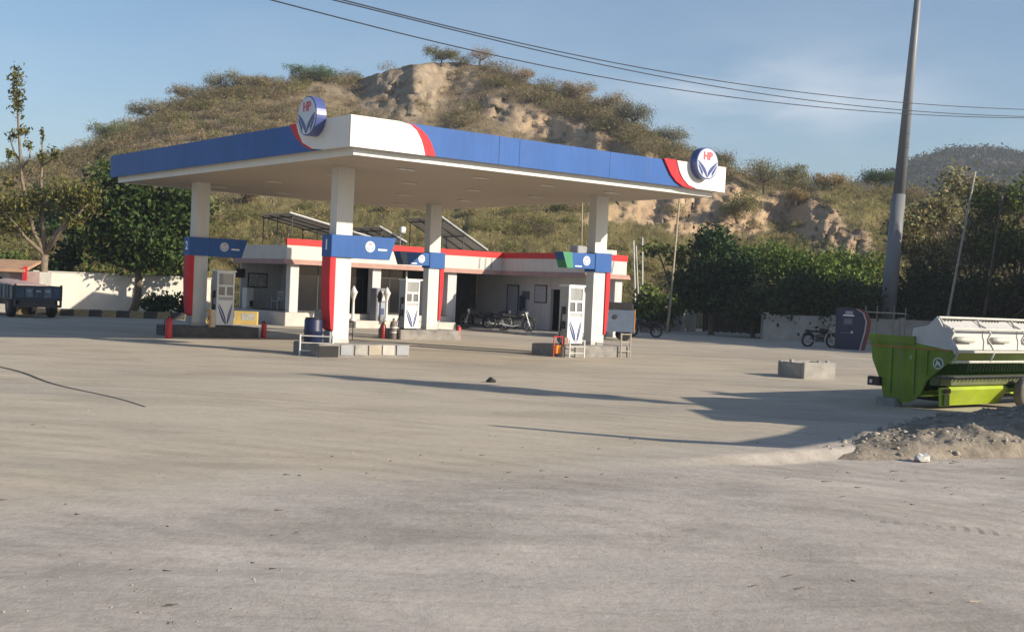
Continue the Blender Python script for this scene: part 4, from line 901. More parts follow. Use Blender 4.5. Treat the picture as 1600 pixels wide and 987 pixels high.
# doors and boards on the wing's inner wall
dd = MB().box(wg - .05, wg - .002, -.3, .62, .14, 2.40).build('door', mat('grey_door', (.36, .37, .40), .5, .08, 2), office)
fr = MB(); fr.box(wg - .07, wg - .052, -.36, -.30, .14, 2.46); fr.box(wg - .07, wg - .052, .62, .68, .14, 2.46); fr.box(wg - .07, wg - .052, -.30, .62, 2.40, 2.46); fr.build('door_frame', DSTEEL, dd)
MB().tube([(wg - .11, -.2, 1.15), (wg - .11, -.2, 1.3)], .015, 6).build('handle', STEEL, dd)
MB().box(wg - .04, wg - .002, -1.25, -.6, 1.72, 2.14).build('notice_board', mat('slate_board', (.14, .15, .19), .5, .1, 3), office)
nb = MB().box(wg - .05, wg - .002, -2.7, -1.7, 1.55, 2.5).build('notice_board', DSTEEL, office); MB().box(wg - .06, wg - .052, -2.65, -1.75, 1.60, 2.45).build('notice_sheet', mat('poster_sheet', (.46, .47, .53), .6, .12, 5), nb)
MB().box(wg - .30, wg - .06, -.95, -.75, 1.05, 1.9).build('hanging_cloth', mat('navy_cloth', (.03, .035, .10), .9, .2, 4), office)
# red tail lamp on the skirt, drain pipes on the band
for x in (11.35, 11.75, 12.15): MB().tube([(x, -.045, ZW + .05), (x + .02, -.05, ZR - .04)], .012, 5).build('cable', DSTEEL, office)
for x in (13.9, 14.2, 14.5): MB().tube([(x, WY - .04, ZSK + .25), (x + .12, WY - .05, ZR - .03)], .014, 5).build('cable', DSTEEL, office)
MB().box(-.03, -.02, .9, 1.6, ZSK + .14, ZSK + .2).build('lamp', mat('pinkish_lamp', (.6, .35, .35), .4, .05, 3), office)
# small roof room and tank on the wing
MB().cbox(14.2, 15.35, -6.4, -5.1, ZW + .181, 4.42, .02).build('roof_room', OWH, office)
MB().cbox(13.15, 13.8, -5.85, -5.2, ZW + .181, 4.55, .04).build('roof_tank', GREY, office)
# low yellow plinth wall with poster plates left of the corner column
yw = empty('painted_plinth', UV(UA - 2.3, VA + 1.55), R(4), 'yellow painted low plinth wall with pale posters, behind the left dispenser', 'low wall')
MB().cbox(-1.2, 1.5, 0, .35, 0, .62, .02).build('wall', mat('yellow_paint', (.62, .43, .13), .7, .15, 2.5), yw)
for x in (-1.0, -.15, .75): MB().box(x, x + .62, -.008, -.001, .2, .52).build('poster', mat('poster_%d' % int(x * 10 + 40), (.6, .58, .52), .7, .35, 14), yw)

# ------------------------------------------------------------------ rooftop solar racks
PANEL_B = mat('solar_backsheet', (.42, .37, .32), .5, .06, 2); FRAME_W = mat('aluminium_rail', (.74, .73, .70), .3, .04, 4)
def solar_rack(x0, x1, z_hi, z_lo, y0, y1, nx_, ny_, label):
    root = empty('solar_rack', UV(UA, VA), TH, label, 'solar panels', 'rooftop solar racks')
    dx, dy = (x1 - x0) / nx_, (y1 - y0) / ny_; zf = lambda x: z_hi + (z_lo - z_hi) * (x - x0) / (x1 - x0)
    for i in range(nx_):
        for k in range(ny_):
            a, b, c, e = x0 + i * dx + .012, x0 + (i + 1) * dx - .012, y0 + k * dy + .012, y0 + (k + 1) * dy - .012
            MB().add([(a, c, zf(a)), (b, c, zf(b)), (b, e, zf(b)), (a, e, zf(a)), (a, c, zf(a) + .035), (b, c, zf(b) + .035), (b, e, zf(b) + .035), (a, e, zf(a) + .035)],
                     [(0, 3, 2, 1), (4, 5, 6, 7), (0, 1, 5, 4), (1, 2, 6, 5), (2, 3, 7, 6), (3, 0, 4, 7)]).build('panel', PANEL_B, root)
    MB().tube([(x0 - .06, y0 - .03, z_hi + .05), (x1 + .06, y0 - .03, z_lo + .03)], .04, 4).build('edge_rail', FRAME_W, root)
    for k in range(ny_ + 1):
        y = y0 + k * dy; MB().tube([(x0 - .05, y, z_hi - .06), (x1 + .05, y, z_lo - .06)], .03, 4).build('rafter', DSTEEL, root)
    for x in (x0 + .15, (x0 + x1) / 2, x1 - .15):
        MB().tube([(x, y0, zf(x) - .12), (x, y1, zf(x) - .12)], .035, 4).build('purlin', DSTEEL, root)
        for y in (y0 + .1, (y0 + y1) / 2, y1 - .1): MB().tube([(x, y, ZW + .17), (x, y, zf(x) - .10)], .026, 5).build('post', DSTEEL, root)
    return root
solar_rack(1.15, 6.0, 5.46, 4.50, 2.0, 5.3, 4, 3, 'wide low solar rack above the left half of the office roof')
solar_rack(6.35, 7.95, 5.13, 4.42, 2.0, 5.0, 2, 3, 'narrow solar rack between the two larger racks on the office roof')
solar_rack(10.2, 13.3, 5.92, 4.30, 2.0, 5.4, 3, 3, 'steep solar rack at the right of the office roof behind the rear pillar')
# roof pole with lamp
lp = empty('roof_lamp', UV(UA + 7.35, VA + 1.6), TH, 'small white lamp on a pole above the office roof band', 'lamp')
MB().tube([(0, 0, ZW + .18), (0, 0, 5.0)], .03, 6).build('pole', STEEL, lp); MB().cbox(-.05, .25, -.14, .06, 4.9, 5.22, .03).build('lamp_head', PWHITE, lp)

# ================================================================== WALLS, POLES, WIRES
def wall(name, label, p0, p1, h, th, m, cat='wall', cap=None, piers=()):
    p0, p1 = Vector((*p0, 0)), Vector((*p1, 0)); d = p1 - p0; L = d.length; root = empty(name, p0, math.atan2(d.y, d.x), label, cat)
    MB().box(0, L, 0, th, -.1, h).build('wall_body', m, root)
    if cap: MB().box(-.03, L + .03, -.04, th + .04, h + .002, h + .07).build('coping', cap, root)
    for t in piers: MB().cbox(t * L - .16, t * L + .16, -.06, th + .06, -.1, h + .10, .02).build('pier', m, root)
    return root
wall('boundary_wall', 'white boundary wall with sunlit patch behind the left trees', (-27.5, 63.6), (-17.4, 69.3), 2.05, .23, mat('limewash', (.72, .68, .60), .8, .1, 1.2, .1), cap=DWHITE)
wall('low_wall', 'low grey white wall right of the office wing', (6.4, 76.5), (11.4, 79.2), 1.45, .23, mat('old_limewash', (.46, .42, .40), .85, .15, 1.5, .1))
gp = empty('gate_pier', at(1079, 500, 78.0) * Vector((1, 1, 0)) if False else (11.62, 78.2, 0), 0, 'white gate pier at the end of the low wall', 'gate pier')
MB().cbox(-.22, .30, -.3, .3, -.1, 1.55, .03).build('shaft', DWHITE, gp); MB().cbox(-.30, .38, -.36, .36, 1.552, 1.66, .02).build('cap', PWHITE, gp)
# board fence beyond the gate
fc = empty('board_fence', (12.3, 77.0, 0), R(-3), 'dark brown board fence right of the white gate pier', 'fence')
bmsh = MB().box(-.085, .085, 0, .03, .05, 1.7).mesh('board'); BRD = mat('dark_boards', (.06, .045, .035), .85, .3, 4)
for k in range(27): share('board', bmsh, BRD, fc, (k * .18, (k % 3) * .006, .03 * math.sin(k * 2.3)))
for z in (.5, 1.3): MB().box(-.1, 4.8, .034, .08, z, z + .08).build('rail', BRD, fc)
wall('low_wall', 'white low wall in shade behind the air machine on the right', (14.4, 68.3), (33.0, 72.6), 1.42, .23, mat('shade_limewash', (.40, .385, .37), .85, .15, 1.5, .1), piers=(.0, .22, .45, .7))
# kerb stones painted black and yellow, left
kb = empty('painted_kerb', (-23.6, 57.4, 0), R(16), 'row of black and yellow kerb stones in front of the white wall', 'kerb')
KY = mat('kerb_yellow', (.34, .26, .13), .8, .2, 3, .1); KB = mat('kerb_black', (.07, .062, .055), .85, .2, 3, .1)
km = [MB().cbox(0, .62, 0, .3, -.05, .34, .03).mesh('kerb_stone') for _ in range(2)]
for k in range(13): share('kerb_stone', km[k % 2], (KY, KB)[k % 2], kb, (k * .64, 0, 0))
# tall mast
m0 = at(1383, 520, 73.5); mast = empty('lighting_mast', (m0.x, m0.y, 0), 0, 'tall tapering grey steel mast rising out of the picture on the right', 'mast')
MB().tube([(0, 0, 0), (.42, 0, 9.0)], [.50, .40], 16).build('lower_section', mat('mast_grey', (.20, .205, .215), .5, .08, 1.5), mast, True)
MB().tube([(.405, 0, 8.7), (1.2, 0, 26)], [.36, .13], 16).build('upper_section', MATS['mast_grey'], mast, True)
MB().cbox(-.8, .8, -.8, .8, -.1, .35, .05).build('base', CONC, mast); MB().lathe((1.2, 0, 26), [(.9, 0), (.9, .25), (.3, .5)], 12).build('lamp_ring', GREY, mast)
# pipe rail in front of the mast
b = at(1352, 487, 62); rail = empty('pipe_rail', (b.x, b.y, 0), R(3), 'pale horizontal pipe rail with short uprights in front of the mast', 'rail')
MB().tube([(0, 0, b.z), (2.15, 0, b.z - .02)], .035, 6).build('rail', mat('tan_rail', (.42, .37, .30), .7, .15, 4), rail)
for x in (.02, .62, 1.5, 2.12): MB().tube([(x, 0, .0), (x, 0, b.z + .32)], .03, 6).build('post', mat('dull_post', (.25, .22, .19), .7, .15, 4), rail)
# leaning thin poles
def pole(name, label, a, b_, r0, r1, m, Y0_, Y1_):
    p0 = at(*a, Y0_); p1 = at(*b_, Y1_); d = (p1 - p0); base = p0 - d * (p0.z / d.z); root = empty(name, base, 0, label, 'pole')
    MB().tube([(0, 0, 0), tuple((p0 - base) * .5), tuple(p0 - base + Vector((.04, 0, 0))), tuple(p1 - base)], [r0, r0, (r0 + r1) / 2, r1], 8).build('shaft', m, root, True); return root
BAM = mat('bamboo', (.42, .34, .22), .7, .15, 3)
pole('bamboo_pole', 'slightly leaning bamboo pole left of the rounded dark tree', (1045, 490), (1062, 308), .075, .055, BAM, 71, 71)
pole('thin_pole', 'thin pale leaning pole behind the harvester header', (1481, 488), (1524, 268), .10, .06, mat('pale_pole', (.40, .36, .30), .7, .15, 3), 70, 70)
pole('thin_pole', 'short dark leaning post near the right edge', (1540, 470), (1566, 305), .09, .07, BARK, 72, 72)
pole('white_pipe', 'left white pipe standing behind the low wall', (992, 478), (990, 376), .05, .045, PWHITE, 82, 82)
pole('white_pipe', 'tallest white pipe standing behind the low wall', (1003, 478), (1004, 371), .05, .045, PWHITE, 82, 82)
pole('white_pipe', 'short white pipe left of the other two behind the low wall', (997, 478), (994, 384), .04, .035, PWHITE, 82.5, 82.5)
pole('thin_pole', 'thin pole on the slope behind the office roof', (908, 380), (910, 315), .05, .04, BAM, 86, 86)
# overhead wires: three spans between posts standing outside the picture
WIRE = mat('cable_black', (.02, .02, .022), .6, .1, 5)
def wire(label, pts):
    P = np.array([tuple(at(px, py, Y)) for px, py, Y in pts]); t = np.array([p[0] for p in pts], float); t = (t - t[0]) / (t[-1] - t[0])
    tt = np.linspace(-.45, 1.3, 90); cf = [np.polyfit(t, P[:, k], 3) for k in range(3)]
    def ev(c, x): return np.where(x < 0, np.polyval(c, 0) + np.polyval(np.polyder(c), 0) * x, np.where(x > 1, np.polyval(c, 1) + np.polyval(np.polyder(c), 1) * (x - 1), np.polyval(c, x)))
    C = [ev(c, tt) for c in cf]
    o = MB().tube(list(zip(*C)), .021, 5).build('overhead_wire', WIRE, None, True); tag(o, label, 'wire', 'overhead wires'); return (C[0][0], C[1][0], C[2][0]), (C[0][-1], C[1][-1], C[2][-1])
ends = [wire('uppermost overhead wire across the sky', [(535, 0, 34), (760, 56, 42), (1000, 106, 51), (1200, 137, 59), (1410, 161, 67), (1600, 171, 75)]),
        wire('middle overhead wire crossing close below the uppermost', [(520, 0, 33), (760, 60, 41.5), (1000, 114, 50.5), (1200, 147, 58.5), (1410, 173, 66.5), (1600, 182, 74.5)]),
        wire('lowest overhead wire across the sky', [(425, 0, 33), (700, 72, 42.5), (900, 112, 49.5), (1200, 158, 58.8), (1410, 179, 66.6), (1600, 184, 74.2)])]
for k, lb in ((0, 'utility post carrying the wires, left of the picture'), (1, 'utility post carrying the wires, right of the picture')):
    e = [np.array(w[k]) for w in ends]; c = sum(e) / 3; up = empty('utility_post', (c[0], c[1], 0), 0, lb, 'utility post')
    zt = max(x[2] for x in e) + .3; MB().tube([(0, 0, 0), (0, 0, zt)], [.16, .10], 8).build('post', CONC, up)
    for x in e: MB().tube([(0, 0, x[2]), tuple(x - np.array((c[0], c[1], 0)))], .03, 5).build('bracket', DSTEEL, up)

# ================================================================== FORECOURT OBJECTS
# broken concrete block
g0 = ground_at(1255, 592); blk = empty('concrete_block', g0, R(24), 'weathered hollow concrete block standing alone on the forecourt', 'concrete block')
MB().cbox(0, 1.15, 0, .14, 0, .48, .03).build('side', CONC, blk); MB().cbox(0, 1.15, 1.1, 1.24, 0, .46, .03).build('side', CONC, blk)
MB().cbox(.005, .15, .141, 1.099, 0, .44, .03).build('end', CONC, blk); MB().cbox(1.0, 1.145, .141, 1.099, 0, .45, .03).build('end', CONC, blk); MB().box(.16, .99, .15, 1.09, 0, .30).build('fill', mat('dirt_fill', (.2, .17, .14), .95, .3, 4, .4), blk)
for k, (x, y) in enumerate(((.55, .06), (.85, .05), (-.0, .6))): MB().cbox(x, x + .12, y, y + .1, .45, .53, .02).build('lump', CONC, blk)
# air machine
k0 = ground_at(1328, 546); kio = empty('air_machine', k0, R(-14), 'dark blue air filling machine with curved red and silver edge', 'air machine')
prof = [(-.72, 0), (.42, 0), (.62, .9), (.66, 1.4), (.52, 1.78), (.2, 1.98), (-.25, 2.04), (-.72, 2.0)]
MB().prism(prof, 0, .55, 'y').build('cabinet', mat('machine_navy', (.010, .013, .055), .4, .1, 2), kio)
def strip(w0, w1, name, m, d):
    q = prof[1:6]; a = [(x + w0, z) for x, z in q]; b_ = [(x + w1, z) for x, z in q]; MB().prism(a + b_[::-1], -d, .55 + d, 'y').build(name, m, kio)
strip(.004, .06, 'silver_edge', mat('silver_edge', (.45, .45, .46), .35, .1, 3), .012); strip(.064, .26, 'red_edge', mat('maroon_edge', (.16, .03, .03), .5, .1, 3), .006)
MB().box(-.4, .12, -.012, -.001, 1.62, 1.68).build('lettering', WHTXT, kio); MB().box(-.3, .05, -.012, -.001, 1.71, 1.86).build('lettering', mat('grey_lettering', (.3, .32, .4), .5, .1, 3), kio); MB().box(-.35, .04, -.012, -.001, 1.22, 1.50).build('label_plate', mat('machine_label', (.16, .17, .24), .5, .3, 14), kio)
MB().box(-.5, .1, -.014, -.001, .80, .815).build('shelf_line', GREY, kio); MB().box(.0, .10, -.05, -.001, .79, .90).build('valve', PWHITE, kio)
# motorcycles
BKM = mat('bike_black', (.015, .015, .017), .35, .2, 5); BKC = mat('bike_engine', (.10, .10, .105), .4, .2, 6, metal=.5)
def motorcycle():
    r_ = empty('motorcycle', (0, 0, 0))
    for x in (-.64, .64):
        wv = MB()
        for k in range(20):
            pass
        ring = [(x + .29 * math.cos(2 * math.pi * k / 20), 0, .32 + .29 * math.sin(2 * math.pi * k / 20)) for k in range(21)]
        w = MB().tube(ring, .055, 6, False).build('wheel', BLACK, r_, True); hb = MB().lathe((x, -.05, .32), [(.06, 0), (.06, .1)], 10, 'y')
        for k in range(6):
            a = k * math.pi / 3; hb.tube([(x, 0, .32), (x + .25 * math.cos(a), 0, .32 + .25 * math.sin(a))], .012, 4)
        hb.build('hub', STEEL, w)
        MB().tube([(x + .36 * math.cos(t), 0, .34 + .36 * math.sin(t)) for t in np.linspace(.5, 2.4, 7)], .045, 5).build('mudguard', BKM, r_, True)
    MB().cbox(-.22, .2, -.13, .13, .24, .55, .05).build('engine', BKC, r_)
    MB().lathe((.17, 0, .80), [(.02, -.27), (.12, -.22), (.16, -.05), (.14, .15), (.05, .24)], 12, 'x').build('fuel_tank', BKM, r_, True)
    MB().prism([(-.72, .74), (-.05, .70), (0, .78), (-.3, .80), (-.72, .86), (-.78, .80)], -.12, .12, 'y').build('seat', BLACK, r_)
    f = MB(); f.tube([(.42, 0, .92), (.2, 0, .62), (-.2, 0, .58), (-.64, 0, .34)], .03, 6); f.tube([(.3, 0, .85), (.15, 0, .3), (-.25, 0, .28)], .03, 6); f.build('frame', BKM, r_)
    f = MB()
    for s_ in (-.08, .08): f.tube([(.64, s_, .32), (.42, s_, .96)], .022, 6)
    f.build('fork', STEEL, r_); MB().tube([(.24, -.36, 1.02), (.38, -.16, 1.04), (.42, 0, .98), (.38, .16, 1.04), (.24, .36, 1.02)], .016, 6).build('handlebar', DSTEEL, r_)
    MB().lathe((.46, 0, .90), [(.05, 0), (.09, .05), (.09, .09)], 12, 'x').build('headlight', mat('lamp_lens', (.6, .6, .6), .1, .05, 3), r_)
    MB().tube([(.1, -.12, .3), (-.2, -.15, .24), (-.75, -.17, .30)], [.025, .035, .045], 6).build('exhaust', STEEL, r_)
    for s_ in (-.3, .3): MB().tube([(.36, s_, 1.03), (.30, s_ * 1.2, 1.20)], .008, 4).build('mirror', DSTEEL, r_)
    return r_
mc = motorcycle(); mc.location = (.25, 60.4, .12); mc.rotation_euler.z = R(8); tag(mc, 'dark motorcycle parked side on before the grey door of the wing', 'motorcycle', 'parked motorcycles')
for loc, rz, lb in (((-1.75, 62.3, .12), R(168), 'dark motorcycle parked before the black garage opening'), ((-.62, 62.6, .12), R(20), 'dark motorcycle between the garage opening and the grey door'), ((7.0, 63.5, 0), R(175), 'dark motorcycle beside the low wall right of the office'), ((15.35, 59.8, 0), R(10), 'dark motorcycle parked left of the blue air machine')):
    c = copy_tree(mc); c.location = loc; c.rotation_euler.z = rz; c['label'] = lb
# small blue carrier van at the wing corner
vn = empty('small_van', (4.75, 57.5, 0), R(6), 'small blue grey carrier van with orange rear edge beside the right pillar', 'van')
VB_ = mat('van_blue', (.11, .145, .21), .45, .12, 2)
MB().prism([(-.9, .42), (.98, .42), (.98, 1.46), (-.5, 1.44), (-.9, 1.0)], -.65, .65, 'y').build('body', VB_, vn)
MB().cbox(-.35, .95, -.6, .6, 1.47, 1.80, .08).build('cabin_top', DARK, vn); MB().box(.985, 1.03, -.66, .66, .40, 1.5).build('rear_edge', mat('van_orange', (.62, .30, .05), .5, .15, 3), vn)
MB().lathe((.05, -.66, 1.12), [(.11, -.02), (.11, .02)], 14, 'y').build('fuel_cap', DSTEEL, vn)
for x in (-.55, .6):
    for y in (-.52, .42): MB().lathe((x, y, .28), [(.2, 0), (.28, .02), (.28, .12), (.2, .14)], 16, 'y').build('wheel', BLACK, vn)
# guard rails at the islands
def guard(label, loc, rz, w, h, m):
    r_ = empty('guard_rail', loc, rz, label, 'guard rail', 'tubular guard rails'); f = MB()
    for x in (0, w): MB().tube([(x, 0, 0), (x, 0, h)], .03, 6).build('post', m, r_)
    for z in (h * .95, h * .62, h * .25): MB().tube([(.0, 0, z), (w, 0, z)], .018, 6).build('bar', m, r_)
guard('pale tubular guard rail at the left end of island 1', UV(.75, 3.75), TH - .62, .95, .62, PWHITE)
guard('white tubular guard rail in front of the right dispenser', UV(10.35, 2.80), TH - .25, .55, .60, PWHITE)
guard('thin tubular guard rail right of the right pillar', UV(12.75, 2.85), TH, .45, .85, mat('rail_tan', (.42, .37, .30), .6, .15, 4))
# drum, extinguishers, cylinders, buckets
dm = empty('plastic_drum', UV(1.28, 3.95, .386), 0, 'dark blue plastic drum on island 1 left of the pillar', 'drum')
MB().lathe((0, 0, 0), [(.24, 0), (.27, .03), (.27, .30), (.285, .32), (.285, .36), (.27, .38), (.27, .66), (.24, .70)], 20).build('body', mat('drum_navy', (.012, .02, .07), .45, .15, 3), dm, True); MB().lathe((0, 0, .70), [(.25, 0), (.25, .03), (.1, .04)], 20).build('lid', BKM, dm)
def extinguisher(label, loc, h=.62, r=.10, m=REDP):
    e = empty('fire_extinguisher', loc, random.random() * 6, label, 'fire extinguisher', 'fire extinguishers')
    MB().lathe((0, 0, 0), [(r * .9, 0), (r, .03), (r, h * .78), (r * .7, h * .88), (r * .3, h * .93)], 14).build('bottle', m, e, True); MB().cbox(-.03, .03, -.05, .09, h * .93, h, .01).build('valve', DSTEEL, e)
    MB().tube([(.0, .08, h * .95), (r * 1.25, .06, h * .7), (r * 1.2, 0, h * .3)], .014, 5).build('hose', BLACK, e)
extinguisher('red fire extinguisher on the ground right of the left island', UV(4.3, 13.2), .62)
extinguisher('tall red fire extinguisher at the far left end of the left island', UV(.25, 12.3), .78, .12)
extinguisher('red fire extinguisher standing right of the rear island', UV(13.5, 13.6), .60)
extinguisher('dark red fire extinguisher on the ground before the rear island', UV(9.75, 13.6), .66, .12, mat('dark_red', (.25, .02, .02), .45, .1, 4))
gc = empty('gas_cylinder', UV(10.05, 13.3), 0, 'grey ribbed cylinder beside the dark red extinguisher', 'cylinder')
MB().lathe((0, 0, 0), [(.13, 0), (.15, .04), (.15, .55), (.12, .68), (.05, .74), (.05, .84)], 14).build('bottle', mat('cylinder_grey', (.20, .17, .16), .6, .2, 5), gc, True); MB().lathe((0, 0, .25), [(.153, 0), (.153, .05)], 14).build('band', PWHITE, gc); MB().lathe((0, 0, .45), [(.153, 0), (.153, .05)], 14).build('band', PWHITE, gc)
fb = empty('fire_bucket_stand', UV(9.95, 3.15), TH, 'orange yellow fire bucket stand left of the right dispenser', 'bucket stand')
OR = mat('orange_paint', (.75, .28, .03), .5, .15, 4)
for x in (0, .36):
    MB().tube([(x, 0, 0), (x, 0, .7)], .02, 5).build('post', REDP, fb)
MB().tube([(0, 0, .68), (.36, 0, .68)], .018, 5).build('bar', REDP, fb)
for x in (.06, .20): MB().lathe((x + .04, -.02, .12), [(.05, 0), (.075, .26), (.08, .28), (.06, .26)], 12).build('bucket', OR, fb)
MB().cbox(.42, .62, -.05, .1, 0, .66, .02).build('side_plate', mat('rust_plate', (.32, .22, .18), .8, .15, 3), fb)
ob = empty('warning_post', UV(2.05, 12.95, .386), TH, 'short orange and white post left of the left dispenser', 'post'); MB().box(-.04, .0, -.04, .04, 0, .62).build('stripe', OR, ob); MB().box(.002, .18, -.05, .05, 0, .62).build('plate', mat('cream_plate', (.65, .55, .42), .7, .1, 4), ob)
# grey machine on the step of the office
mh = empty('vending_cabinet', UV(UA + 4.6, VA - .75, .362), TH + .15, 'grey cabinet with white screen standing on the office step', 'cabinet')
MB().cbox(0, .62, 0, .5, 0, 1.62, .03).build('body', mat('cabinet_grey', (.20, .20, .22), .5, .1, 3), mh); MB().box(.08, .30, -.012, -.001, .95, 1.42).build('slot', DARK, mh); MB().box(.32, .56, -.016, -.001, 1.0, 1.45).build('screen', PWHITE, mh); MB().box(.08, .56, -.014, -.001, .25, .9).build('lower_panel', mat('panel_blue_grey', (.30, .34, .42), .5, .1, 3), mh); MB().box(.30, .5, -.02, -.015, .30, .62).build('hatch', mat('hatch_blue', (.05, .06, .16), .5, .1, 3), mh)
# ornamental white posts before the office windows
for k, (px, lb) in enumerate(((551, 'left ornamental white post before the office windows'), (603, 'right ornamental white post before the office windows'))):
    p = at(px, 500, 57.2 + 2.2 * k); sp_ = empty('ornamental_post', (p.x, p.y, .36 if k else .36), 0, lb, 'ornament', 'ornamental white posts')
    MB().lathe((0, 0, 0), [(.16, 0), (.16, .1), (.07, .16), (.06, 1.0), (.10, 1.15), (.17, 1.35), (.2, 1.4)], 12).build('stem', PWHITE, sp_, True); MB().lathe((0, 0, 1.401), [(.19, 0), (.12, .1), (.03, .28)], 12).build('finial', PWHITE, sp_, True)
# plastic chair in the porch
pc = empty('plastic_chair', UV(UA + 1.75, VA + 4.2, ZB + .012), TH - 1.2, 'white plastic chair on the shaded porch', 'chair')
for x in (-.2, .2):
    for y in (-.2, .2): MB().tube([(x * 1.1, y * 1.1, 0), (x, y, .43)], .022, 5).build('leg', PWHITE, pc)
MB().cbox(-.23, .23, -.23, .23, .43, .46, .01).build('seat', PWHITE, pc)
bk = MB(); 
for x in (-.19, -.06, .06, .19): bk.box(x - .025, x + .025, .2, .225, .461, .86)
bk.box(-.215, .215, .199, .226, .861, .93); bk.build('backrest', PWHITE, pc)
for x in (-.24, .24): MB().tube([(x, -.2, .45), (x, -.2, .65), (x, .2, .68)], .02, 5).build('armrest', PWHITE, pc)
# stand with grey box near island
tb = empty('metal_stand', UV(5.9, 12.0), TH, 'thin black metal stand between the pillar numbered 1 and the office', 'stand')
for x in (0, .75, 1.5):
    for y in (0, .5): MB().tube([(x, y, 0), (x, y, .72)], .016, 5).build('leg', DSTEEL, tb)
for y in (0, .5): MB().tube([(0, y, .70), (1.5, y, .70)], .016, 5).build('rail', DSTEEL, tb); MB().tube([(0, y, .25), (1.5, y, .25)], .014, 5).build('rail', DSTEEL, tb)
MB().box(-.02, 1.52, -.02, .52, .722, .735).build('top', mat('mesh_top', (.16, .15, .14), .6, .2, 8), tb)
tv = empty('grey_box', UV(6.0, 12.2, .736), TH, 'grey boxy monitor sitting on the metal stand', 'monitor'); MB().cbox(0, .42, 0, .34, 0, .40, .03).build('case', mat('tv_grey', (.24, .25, .27), .5, .1, 3), tv); MB().box(.04, .34, -.01, -.001, .05, .35).build('screen', mat('tv_screen', (.13, .14, .16), .3, .1, 3), tv)
MB().lathe((.95, .15, 0), [(.05, 0), (.09, .05), (.06, .2), (.02, .32)], 10).build('flask', DSTEEL, tv) if False else None
# ================================================================== LEFT: TRAILER, HUT
tl = empty('farm_trailer', (-22.1, 53.3, 0), TH, 'dark blue farm trailer with slatted sides parked at the far left', 'trailer')
TB = mat('trailer_blue', (.035, .042, .06), .6, .2, 4); TP = mat('trailer_panel', (.05, .09, .15), .6, .3, 6); TPL = mat('trailer_mark', (.14, .20, .26), .6, .3, 8)
MB().box(0, 2.1, 0, 5.2, .78, .88).build('floor', TB, tl)
def side_panel(nm, f):
    p = f(); return p
rp_ = MB().box(0.03, 2.07, -.03, .02, .80, 1.44).build('tailgate', TB, tl)
for k in range(5): MB().box(.10 + k * .40, .42 + k * .40, -.045, -.031, .92, 1.34).build('panel', TP if k % 2 == 0 else TPL, rp_)
for k in range(3): MB().box(.55 + k * .4, .75 + k * .4, -.052, -.046, 1.16, 1.24).build('panel_mark', mat('pale_mark', (.35, .38, .38), .6, .2, 8), rp_)
for xs_, nm in ((-.03, 'side'), (2.08, 'side')):
    sd_ = MB().box(xs_, xs_ + .05, .03, 5.2, .80, 1.44).build('side', TB, tl)
    for k in range(9): MB().box(xs_ - .03, xs_ - .001, .15 + k * .56, .27 + k * .56, .86, 1.40).build('rib', TPL if k % 2 else GREY, sd_)
for xs_ in (.05, 2.05): MB().box(xs_ - .04, xs_ + .04, -.06, .04, .5, 1.5).build('corner_post', DSTEEL, tl)
MB().box(.3, 1.8, -.02, 5.2, .52, .78).build('chassis', DSTEEL, tl); MB().box(.05, 2.05, -.12, -.04, .48, .60).build('bumper', DSTEEL, tl)
for y in (.95, 4.0):
    for x in (.02, 1.80): w = MB().lathe((x, y, .50), [(.30, 0), (.48, .02), (.5, .08), (.5, .22), (.48, .28), (.30, .30)], 20, 'x').build('wheel', BLACK, tl, True); MB().lathe((x - .01, y, .5), [(.2, 0), (.2, .32)], 14, 'x').build('rim', DSTEEL, w)
ld = empty('tarpaulin_load', (-22.1, 53.3, .88), TH, 'faded pink tarpaulin heaped on the farm trailer', 'tarpaulin')
nxx, nyy = 14, 24; V = []
for i in range(nxx + 1):
    for k in range(nyy + 1):
        x = .06 + i / nxx * 1.98; y = .06 + .8 + k / nyy * 4.2; V.append((x, y, .50 + .28 * math.sin(math.pi * i / nxx) ** .6 * (k / nyy) ** .5 + .05 * random.random() - (.35 if i in (0, nxx) or k in (0, nyy) else 0)))
ix = np.arange(len(V)).reshape(nxx + 1, nyy + 1); q = np.stack([ix[:-1, :-1], ix[1:, :-1], ix[1:, 1:], ix[:-1, 1:]], -1).reshape(-1, 4)
tm_ = np_mesh('sheet', V, q); tm_.polygons.foreach_set('use_smooth', [True] * len(tm_.polygons)); tm_.materials.append(mat('pink_tarp', (.45, .33, .30), .7, .12, 3)); o = bpy.data.objects.new('sheet', tm_); COL.objects.link(o); o.parent = ld
ht = empty('roadside_hut', (-29.3, 59.4, 0), R(10), 'small pink hut with a terracotta sheet roof behind the trailer', 'hut')
HP_ = mat('hut_pink', (.48, .36, .33), .8, .15, 2)
MB().box(0, 5.6, 0, 3.0, 0, 2.05).build('wall', mat('hut_white', (.52, .49, .45), .8, .15, 2), ht); MB().box(4.2, 5.62, -.03, -.001, 0, 2.04).build('wall_panel', HP_, ht)
MB().add([(-.3, -.5, 2.0), (5.0, -.5, 2.0), (5.0, 3.3, 2.5), (-.3, 3.3, 2.5), (-.3, -.5, 2.14), (5.0, -.5, 2.14), (5.0, 3.3, 2.64), (-.3, 3.3, 2.64)], [(0, 3, 2, 1), (4, 5, 6, 7), (0, 1, 5, 4), (1, 2, 6, 5), (2, 3, 7, 6), (3, 0, 4, 7)]).build('roof', mat('terracotta_roof', (.50, .30, .18), .8, .15, 2), ht)
for x in (1.2, 3.3): wn_ = MB().box(x, x + .55, -.04, -.001, .95, 1.75).build('window', DSTEEL, ht); MB().box(x + .05, x + .5, -.05, -.041, 1.0, 1.7).build('pane', GLASS, wn_)
MB().box(4.9, 5.08, -.4, -.2, 0, 2.3).build('post', REDP, ht)

